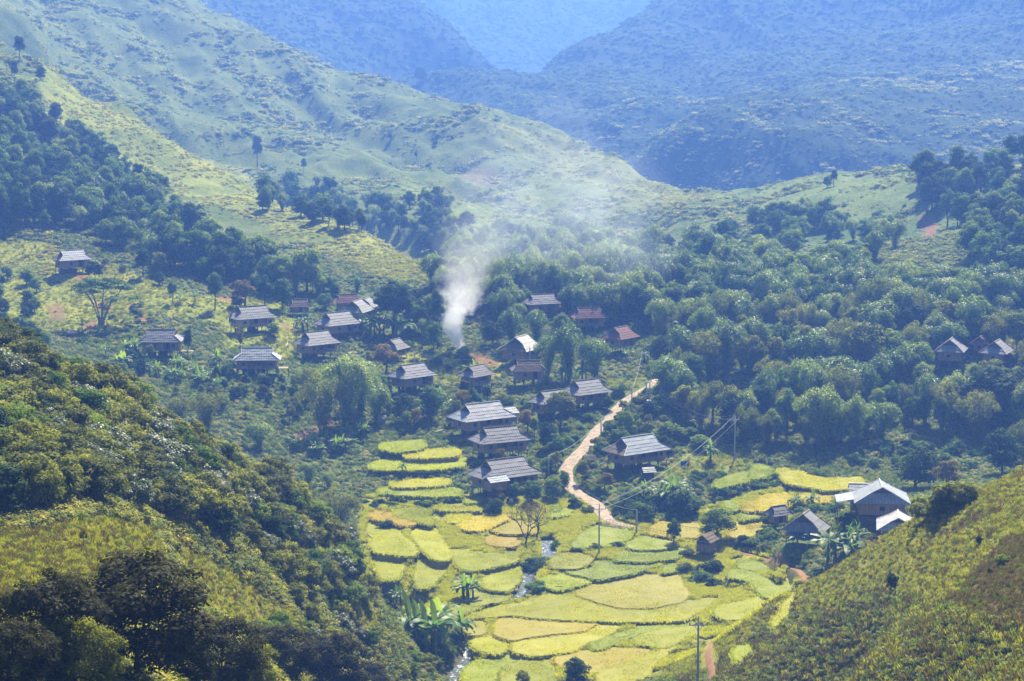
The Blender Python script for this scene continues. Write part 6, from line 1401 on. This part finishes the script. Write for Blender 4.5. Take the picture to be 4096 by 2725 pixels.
def mass(n_, polys, dr, keys, hr, kind, label, group, space=.3, parts=False, tall_bias=1.0, cover=True):
    """fill an area of the photograph's ground with single plants of one sort"""
    u0 = min(p[0] for p in polys); u1 = max(p[0] for p in polys); v0 = min(p[1] for p in polys); v1 = max(p[1] for p in polys); got = 0
    U = rng.uniform(u0, u1, n_ * 14); V_ = rng.uniform(v0, v1, n_ * 14); k = inpoly(U, V_, polys); U, V_ = U[k], V_[k]; x, y, z = cast(U, V_, dr[0]); ok = np.isfinite(x); x, y, z = x[ok], y[ok], z[ok]; ok = (y < dr[1]); x, y, z = x[ok], y[ok], z[ok]; c = clear(x, y, .6)
    x, y, z = x[c], y[c], z[c]
    for i_ in range(len(x)):
        if got >= n_: break
        h = rng.uniform(*hr); r = h * .3
        if hides(x[i_], y[i_], z[i_], h): continue
        if any((x[i_] - a) ** 2 + (y[i_] - b) ** 2 < ((r + c_) * space * 2) ** 2 for a, b, c_ in TAKEN): continue
        key_ = keys[rng.integers(len(keys))]; lb_ = LOOK[key_] + ' ' + label.replace('olive ', '').replace('dark ', '', 1) if key_ in LOOK else label
        plant(key_, x[i_], y[i_], z[i_], h, kind, lb_, CATS[kind], group, wide=rng.uniform(.85, 1.2), parts=parts); got += 1
    return got
RB = ['round0', 'round1', 'round2', 'tall0', 'tall1', 'round3', 'tall2']; BB = ['bamboo0', 'bamboo1', 'bamboo2']
q = []
# wood on the right
RW = [(2640,1480),(2560,1350),(2700,1290),(3100,1270),(3700,1300),(4300,1330),(4300,1790),(3850,1800),(3650,1750),(3300,1800),(2980,1780),(2760,1740),(2650,1600)]
q.append(mass(110, RW, (330, 560), BB + ['bamboo3', 'bamboo3'], (6.5, 13.5), B, 'bamboo clump of the dense wood right of the dirt road', 'bamboo of the right-hand wood', .2))
q.append(mass(75, RW, (330, 560), RB + ['yellowtree0', 'yellowtree1', 'airy0'], (7, 11.5), T, 'leafy tree of the dense wood right of the dirt road', 'trees of the right-hand wood', .2))
UW = [(1850,1000),(2200,960),(2900,1050),(3500,1180),(4200,1180),(4200,1290),(3000,1290),(2600,1330),(2300,1360),(2000,1300),(1830,1230),(1700,1180)]
far_wood(367, UW, (430, 1050), BB, (6.9, 12.3))
far_wood(157, UW, (430, 1050), RB, (5.8, 11.7))
LW = [(-100,420),(80,420),(260,540),(420,640),(560,760),(760,930),(1050,1090),(1240,1170),(1100,1170),(800,1120),(600,1050),(500,1010),(300,960),(0,900),(-100,900)]
far_wood(224, LW, (450, 1140), RB, (6.9, 14.3))
far_wood(56, LW, (450, 1140), BB, (6.9, 11.7))
KN = [(1000,760),(1150,730),(1300,760),(1460,880),(1500,960),(1420,940),(1200,900),(1050,860)]
far_wood(65, KN, (560, 1200), RB + BB, (4.6, 9.8))
G2 = [(1450,830),(1750,800),(1850,900),(1950,1050),(1850,1090),(1650,960),(1480,930)]
far_wood(75, G2, (560, 1200), RB + BB, (5.8, 10.4))
SR = [(3650,700),(4200,660),(4200,1180),(3900,1150),(3850,950),(3700,850)]
far_wood(120, SR, (480, 1200), RB, (6.9, 13.0))
SR2 = [(2950,880),(3500,860),(3600,1000),(3400,1150),(2950,1150),(2800,1020)]
far_wood(85, SR2, (480, 1200), BB + RB[:3], (5.8, 10.4))
# between the village houses
MV = [(700,1050),(1250,1150),(1500,1180),(1850,1230),(1820,1330),(1700,1360),(1500,1230),(1150,1190),(850,1160)]
q.append(mass(40, MV, (430, 640), BB + RB, (4, 7.5), B, 'rounded bamboo at the foot of the lit spur above the village', 'bamboo above the village', .27))
VC = [(1420,1540),(1850,1560),(2050,1580),(2150,1600),(2120,1720),(2300,1760),(2350,1700),(2240,1850),(1850,1720),(1750,1760),(1480,1740),(1400,1600)]
q.append(mass(34, VC, (380, 520), RB + ['yellowtree1', 'yellowtree0', 'rusttree0'], (3, 5.5), T, 'garden tree among the houses left of the dirt road', 'garden trees left of the road', .3))
VC2 = [(1650,1380),(1950,1400),(1850,1490),(1700,1500),(1450,1440)]
q.append(mass(10, VC2, (380, 560), ['shrub0', 'shrub1', 'shrub2', 'shrub3'], (1.5, 2.6), S_, 'shrub on the grassy bank below the smoking fire', 'shrubs below the fire', .3))
VR = [(2450,1560),(2620,1540),(2760,1720),(2850,1790),(2750,1830),(2450,1780),(2380,1850),(2330,1900),(2420,1740),(2480,1650)]
q.append(mass(36, VR, (380, 520), ['shrub0', 'shrub2', 'shrub1', 'yellowtree1', 'shrub3', 'round2'], (2.2, 4), S_, 'bush in the thicket between the dirt road and the bamboo wood', 'bushes right of the road', .28))
VH = [(2450,1990),(2560,2010),(2780,2050),(2750,2090),(2560,2090),(2470,2050),(2380,1990)]
q.append(mass(14, VH, (330, 460), ['shrub3', 'shrub1', 'shrub0'], (2, 3.2), S_, 'dark bush in the hedge under the banana plants below the road', 'hedge bushes below the road', .28))
LG = [(420,1430),(800,1500),(1180,1550),(1250,1700),(1100,1740),(850,1640),(560,1540),(380,1480)]
q.append(mass(34, LG, (330, 480), RB + ['yellowtree1', 'rusttree0'], (2.6, 5), T, 'garden tree in the hollow below the left houses', 'garden trees below the left houses', .3))
q.append(mass(22, [(420,1410),(880,1420),(1100,1540),(900,1560),(600,1530),(400,1470)], (330, 480), ['banana0', 'banana1', 'banana2', 'banana3'], (3, 4.4), N_, 'banana plant in the grove below the left houses', 'bananas below the left houses', .26, True))
q.append(mass(12, [(1180,1800),(1460,1730),(1470,1790),(1300,1850),(1180,1850)], (330, 480), ['banana1', 'banana2', 'banana3'], (3, 4), N_, 'banana plant in the row above the upper rice terraces', 'bananas above the terraces', .26, True))
q.append(mass(10, [(1560,1600),(1800,1610),(1820,1680),(1620,1660)], (330, 480), ['banana1', 'banana2', 'banana3'], (3, 4), N_, 'banana plant behind the open veranda house', 'bananas behind the veranda house', .26, True))
q.append(mass(8, [(740,980),(860,960),(900,1010),(760,1060),(1150,1050),(1200,1080),(1000,1100)], (430, 640), ['banana1', 'banana2'], (3.6, 5), N_, 'silvery banana plant at the edge of the shaded wood', 'bananas of the shaded wood', .26, True))
q.append(mass(26, [(0,1080),(140,1130),(180,1340),(230,1420),(100,1400),(-60,1330)], (330, 560), RB, (3, 5.5), T, 'rounded tree in the dark patch at the left edge beside the open slope', 'trees of the left edge patch', .27))
q.append(mass(46, [(380,1180),(560,1200),(640,1330),(560,1380),(330,1390),(300,1350),(430,1330)], (400, 560), ['shrub0', 'shrub2', 'weed0'[:0] or 'shrub1'], (.9, 1.5), S_, 'low crop bush in the planted rows below the flat-topped tree', 'crop bushes on the left slope', .3))
q.append(mass(22, [(1480,2010),(1940,2010),(1980,2060),(1700,2050),(1500,2060),(1420,1990)], (330, 420), ['shrub0', 'shrub1', 'shrub3'], (.9, 1.7), S_, 'low shrub on the bank under the narrow terraces', 'shrubs under the terraces', .25))
q.append(mass(34, [(2760,1900),(3300,1900),(3330,1960),(3000,1960),(2900,2010),(2780,1990)], (320, 460), ['shrub1', 'shrub0', 'shrub2'], (.9, 1.8), S_, 'low shrub on the bank between the golden plots', 'shrubs between the golden plots', .25))
q.append(mass(40, [(3300,1760),(3650,1800),(4096,1800),(4096,1870),(3850,1900),(3400,1860)], (300, 460), ['shrub1', 'shrub0', 'shrub3', 'round1'], (1.5, 3), S_, 'bush of the overgrown slope behind the farmstead', 'bushes behind the farmstead', .25))
q.append(mass(26, [(3060,2030),(3360,2030),(3390,2120),(3320,2060),(3130,2070),(3100,2150),(3060,2250),(2950,2200)], (240, 420), ['shrub1', 'shrub0', 'shrub2', 'shrub3'], (1.2, 2.6), S_, 'garden bush around the tarpaulin shed', 'bushes round the tarpaulin shed', .25))
q.append(mass(16, [(3640,2000),(3850,1930),(3960,1960),(3900,2010),(3700,2090),(3640,2060)], (150, 300), ['shrub2', 'bush0', 'bush3', 'yellowtree1'], (1.5, 3.2), S_, 'yellow-green bush along the hill crest right of the farmstead', 'bushes of the right hill crest', .25))
e_ = 0
for k in range(6, len(ROAD) - 3, 3):               # shrubs hugging both edges of the dirt road
    t_ = ROAD[k + 1] - ROAD[k - 1]; n2 = np.array([-t_[1], t_[0]]) / (math.hypot(t_[0], t_[1]) + 1e-9)
    for sd in (-1, 1):
        if rng.uniform() < .62:
            h = rng.uniform(.9, 2.4); p = ROAD[k, :2] + n2 * sd * (2.0 + h * .55 + rng.uniform(0, 1.2))
            if FIELD_MASK[int(round((math.log(p[1] + OFF) - SV[0]) / (SV[-1] - SV[0]) * (NS - 1))), int(round((p[0] / (p[1] + OFF) + .36) / .72 * (NA - 1)))]: continue
            plant(['shrub0', 'shrub1', 'shrub2', 'shrub3'][rng.integers(4)], p[0], p[1], float(ground(p[0], p[1])), h, S_, 'low bush hugging the edge of the dirt road', 'shrub', 'bushes along the dirt road edges', wide=rng.uniform(.9, 1.2), parts=False); e_ += 1
# green mound near the bottom
q.append(mass(22, [(1600,2600),(1700,2540),(1850,2570),(1880,2680),(1800,2725),(1640,2700)], (220, 330), ['bush0', 'bush2', 'bush3', 'shrub2'], (1.3, 2.6), S_, 'leafy bush of the green mound under the big bananas', 'bushes of the green mound', .25))
# near wooded slope, left
NW = [(-150,1420),(0,1380),(240,1500),(500,1620),(760,1760),(960,1880),(1130,1960),(1310,2130),(1420,2290),(1480,2430),(1400,2480),(1250,2400),(1060,2290),(900,2180),(720,2110),(560,2060),(350,2040),(0,2060),(-150,2080)]
q.append(mass(270, NW, (100, 300), ['bush0', 'bush1', 'bush2', 'bush3', 'bush0', 'bush4', 'bush5', 'bush1'], (2.6, 4.8), 'bushy_tree', 'olive bushy tree in the thick wood on the near left slope', 'trees of the near left wood', .24))
NX = [(1180,2330),(1450,2480),(1560,2560),(1500,2725),(1100,2725),(900,2640),(1000,2500),(1250,2560),(1150,2420)]
q.append(mass(46, NX, (90, 310), ['bush4', 'bush2', 'bush0', 'bush3'], (1.4, 3.0), S_, 'shrub at the foot of the near left slope', 'shrubs at the near slope foot', .24))
# dark near trees, bottom left
for u, v, hp, key, wide, label in ((560,2790,640,'near0',1.25,'big dim olive tree in the bottom left, its round crown over the knoll'), (200,2740,500,'near1',1.1,'dim tree left of the big one, at the bottom left'), (900,2830,400,'near1',1.1,'dim tree with fine leaves at the bottom, right of the big one'),
        (60,2820,380,'near1',1.1,'olive tree in the bottom left corner'), (330,2830,420,'near2',1.0,'yellow-tinged tree top at the bottom, under the big dim one'), (1120,2830,360,'near1',1.2,'dark bushy tree at the bottom beside the lit grass'), (1330,2830,330,'near0',1.1,'dark tree at the bottom, left of the green mound'), (1480,2830,200,'near1',1.2,'small dark tree top at the bottom edge before the green mound'), (740,2850,380,'near0',1.1,'dark leafy top below the big olive tree'), (1010,2880,330,'near2',1.1,'dull green top at the bottom edge between two dark trees')):
    x, y, z = [float(k[0]) for k in cast(u, min(v, 2724), 60)]; f = 1.0
    if v > 2724: y0 = y; D = y0 * (1 - (v - 2724) / 2200); a_, t_ = ray(u, v); x, y = float(a_) * D, D; z = float(ground(x, y))
    d_ = y * cp - z * sp; vb = 1362.5 - FPX * (y * sp + z * cp) / d_; h = (hp + (vb - v)) * d_ / FPX
    plant(key, x, y, z, max(h, 1.5), T, label, 'tree', 'dim trees of the bottom left corner', wide=wide)
for k in sorted(set(w[0] for w in WOOD)):
    A = np.array([w[1:] for w in WOOD if w[0] == k]); stuff('forest', [k], A[:, :3], A[:, 3])

# ------------------------------------------------------------------ labels for the plants that stand right beside something one can name
SHORT = ['the highest house on the left', 'the square-on dark house', 'the tawny-walled house', 'the pale ribbed-roof house', 'the house on the bright lawn', 'the second house up the lawn', 'the middle gabled house', 'the smallest gabled house',
         'the red-tiled low house', 'the low brown shed', 'the little gabled house', 'the sunken grey-roofed house', 'the low dark gable', 'the patchy white-roofed house', 'the thatched barn', 'the half-hidden tall dark house', 'the house at the road bend',
         'the open veranda house', 'the middle house above the rice', 'the long house with the wing', 'the blue-grey roofed house by the road', 'the silvery-roofed farmhouse', 'the pale-roofed outhouse', 'the blue tarpaulin shed', 'the open lean-to',
         'the left gable in the far right woods', 'the right gable in the far right woods', 'the tiny reddish roof far right', 'the hazy pale-roofed house', 'the mauve-roofed house', 'the reddish house above the road end']
MARK = [(pix(p[0], p[1], p[2] + 2), s_) for p, s_ in zip(HP, SHORT)]
for u, v, s_ in ((2396, 2120, 'the tall pole in the rice'), (2546, 2090, 'the bare pole below the road'), (2938, 1750, 'the pole by the bamboo wood'), (2590, 1600, 'the pole transformer'), (2404, 1720, 'the short roadside pole'), (2194, 1860, 'the slim pole by the long house'), (2824, 2190, 'the thatched hut'), (1846, 1400, 'the smoking fire'), (2265, 1880, 'the bend of the dirt road'),
                 (2105, 2100, 'the leafless forked tree'), (2870, 2100, 'the tree behind the thatched hut'), (2694, 2120, 'the round tree in the rice'), (335, 2150, 'the ivy-wrapped dead trunk'), (405, 1200, 'the flat-topped spreading tree'), (1578, 1230, 'the big round dark tree'), (3440, 1400, 'the tall golden-green tree'), (1385, 1560, 'the great drooping bamboo'), (2280, 1420, 'the huge dome-shaped bamboo')): MARK.append(((u, v), s_))
KW = {'tree': 'tree', 'bamboo_clump': 'bamboo clump', 'banana_plant': 'banana plant', 'shrub': 'bush', 'bushy_tree': 'bushy tree'}
cand = [o for o in COL.objects if o.parent is None and o.get('group') and o.get('category') in ('tree', 'bamboo', 'banana plant', 'shrub', 'bush') and 'dim trees' not in o['group']]
cu = np.array([pix(o.location.x, o.location.y, o.location.z + 1.5) for o in cand]); kn = [o.name.split('.')[0] for o in cand]; done = set()
for (mu, mv), s_ in MARK:
    for kind in KW:
        for dn, ok_ in (('left of', lambda dx, dy: (dx < -30) & (np.abs(dy) < -dx)), ('right of', lambda dx, dy: (dx > 30) & (np.abs(dy) < dx)), ('below', lambda dx, dy: (dy > 30) & (np.abs(dx) <= dy)), ('above', lambda dx, dy: (dy < -30) & (np.abs(dx) <= -dy))):
            dx = cu[:, 0] - mu; dy = cu[:, 1] - mv; m_ = ok_(dx, dy) & np.array([k == kind for k in kn]) & (np.hypot(dx, dy) < 260)
            if not m_.any(): continue
            k = int(np.where(m_, np.hypot(dx, dy), 1e9).argmin())
            if k in done: continue
            done.add(k); cand[k]['label'] = 'nearest %s %s %s in the picture' % (KW[kind], dn, s_)
print('plants', len(TAKEN), 'singled out', len(done), 'edge', e_)
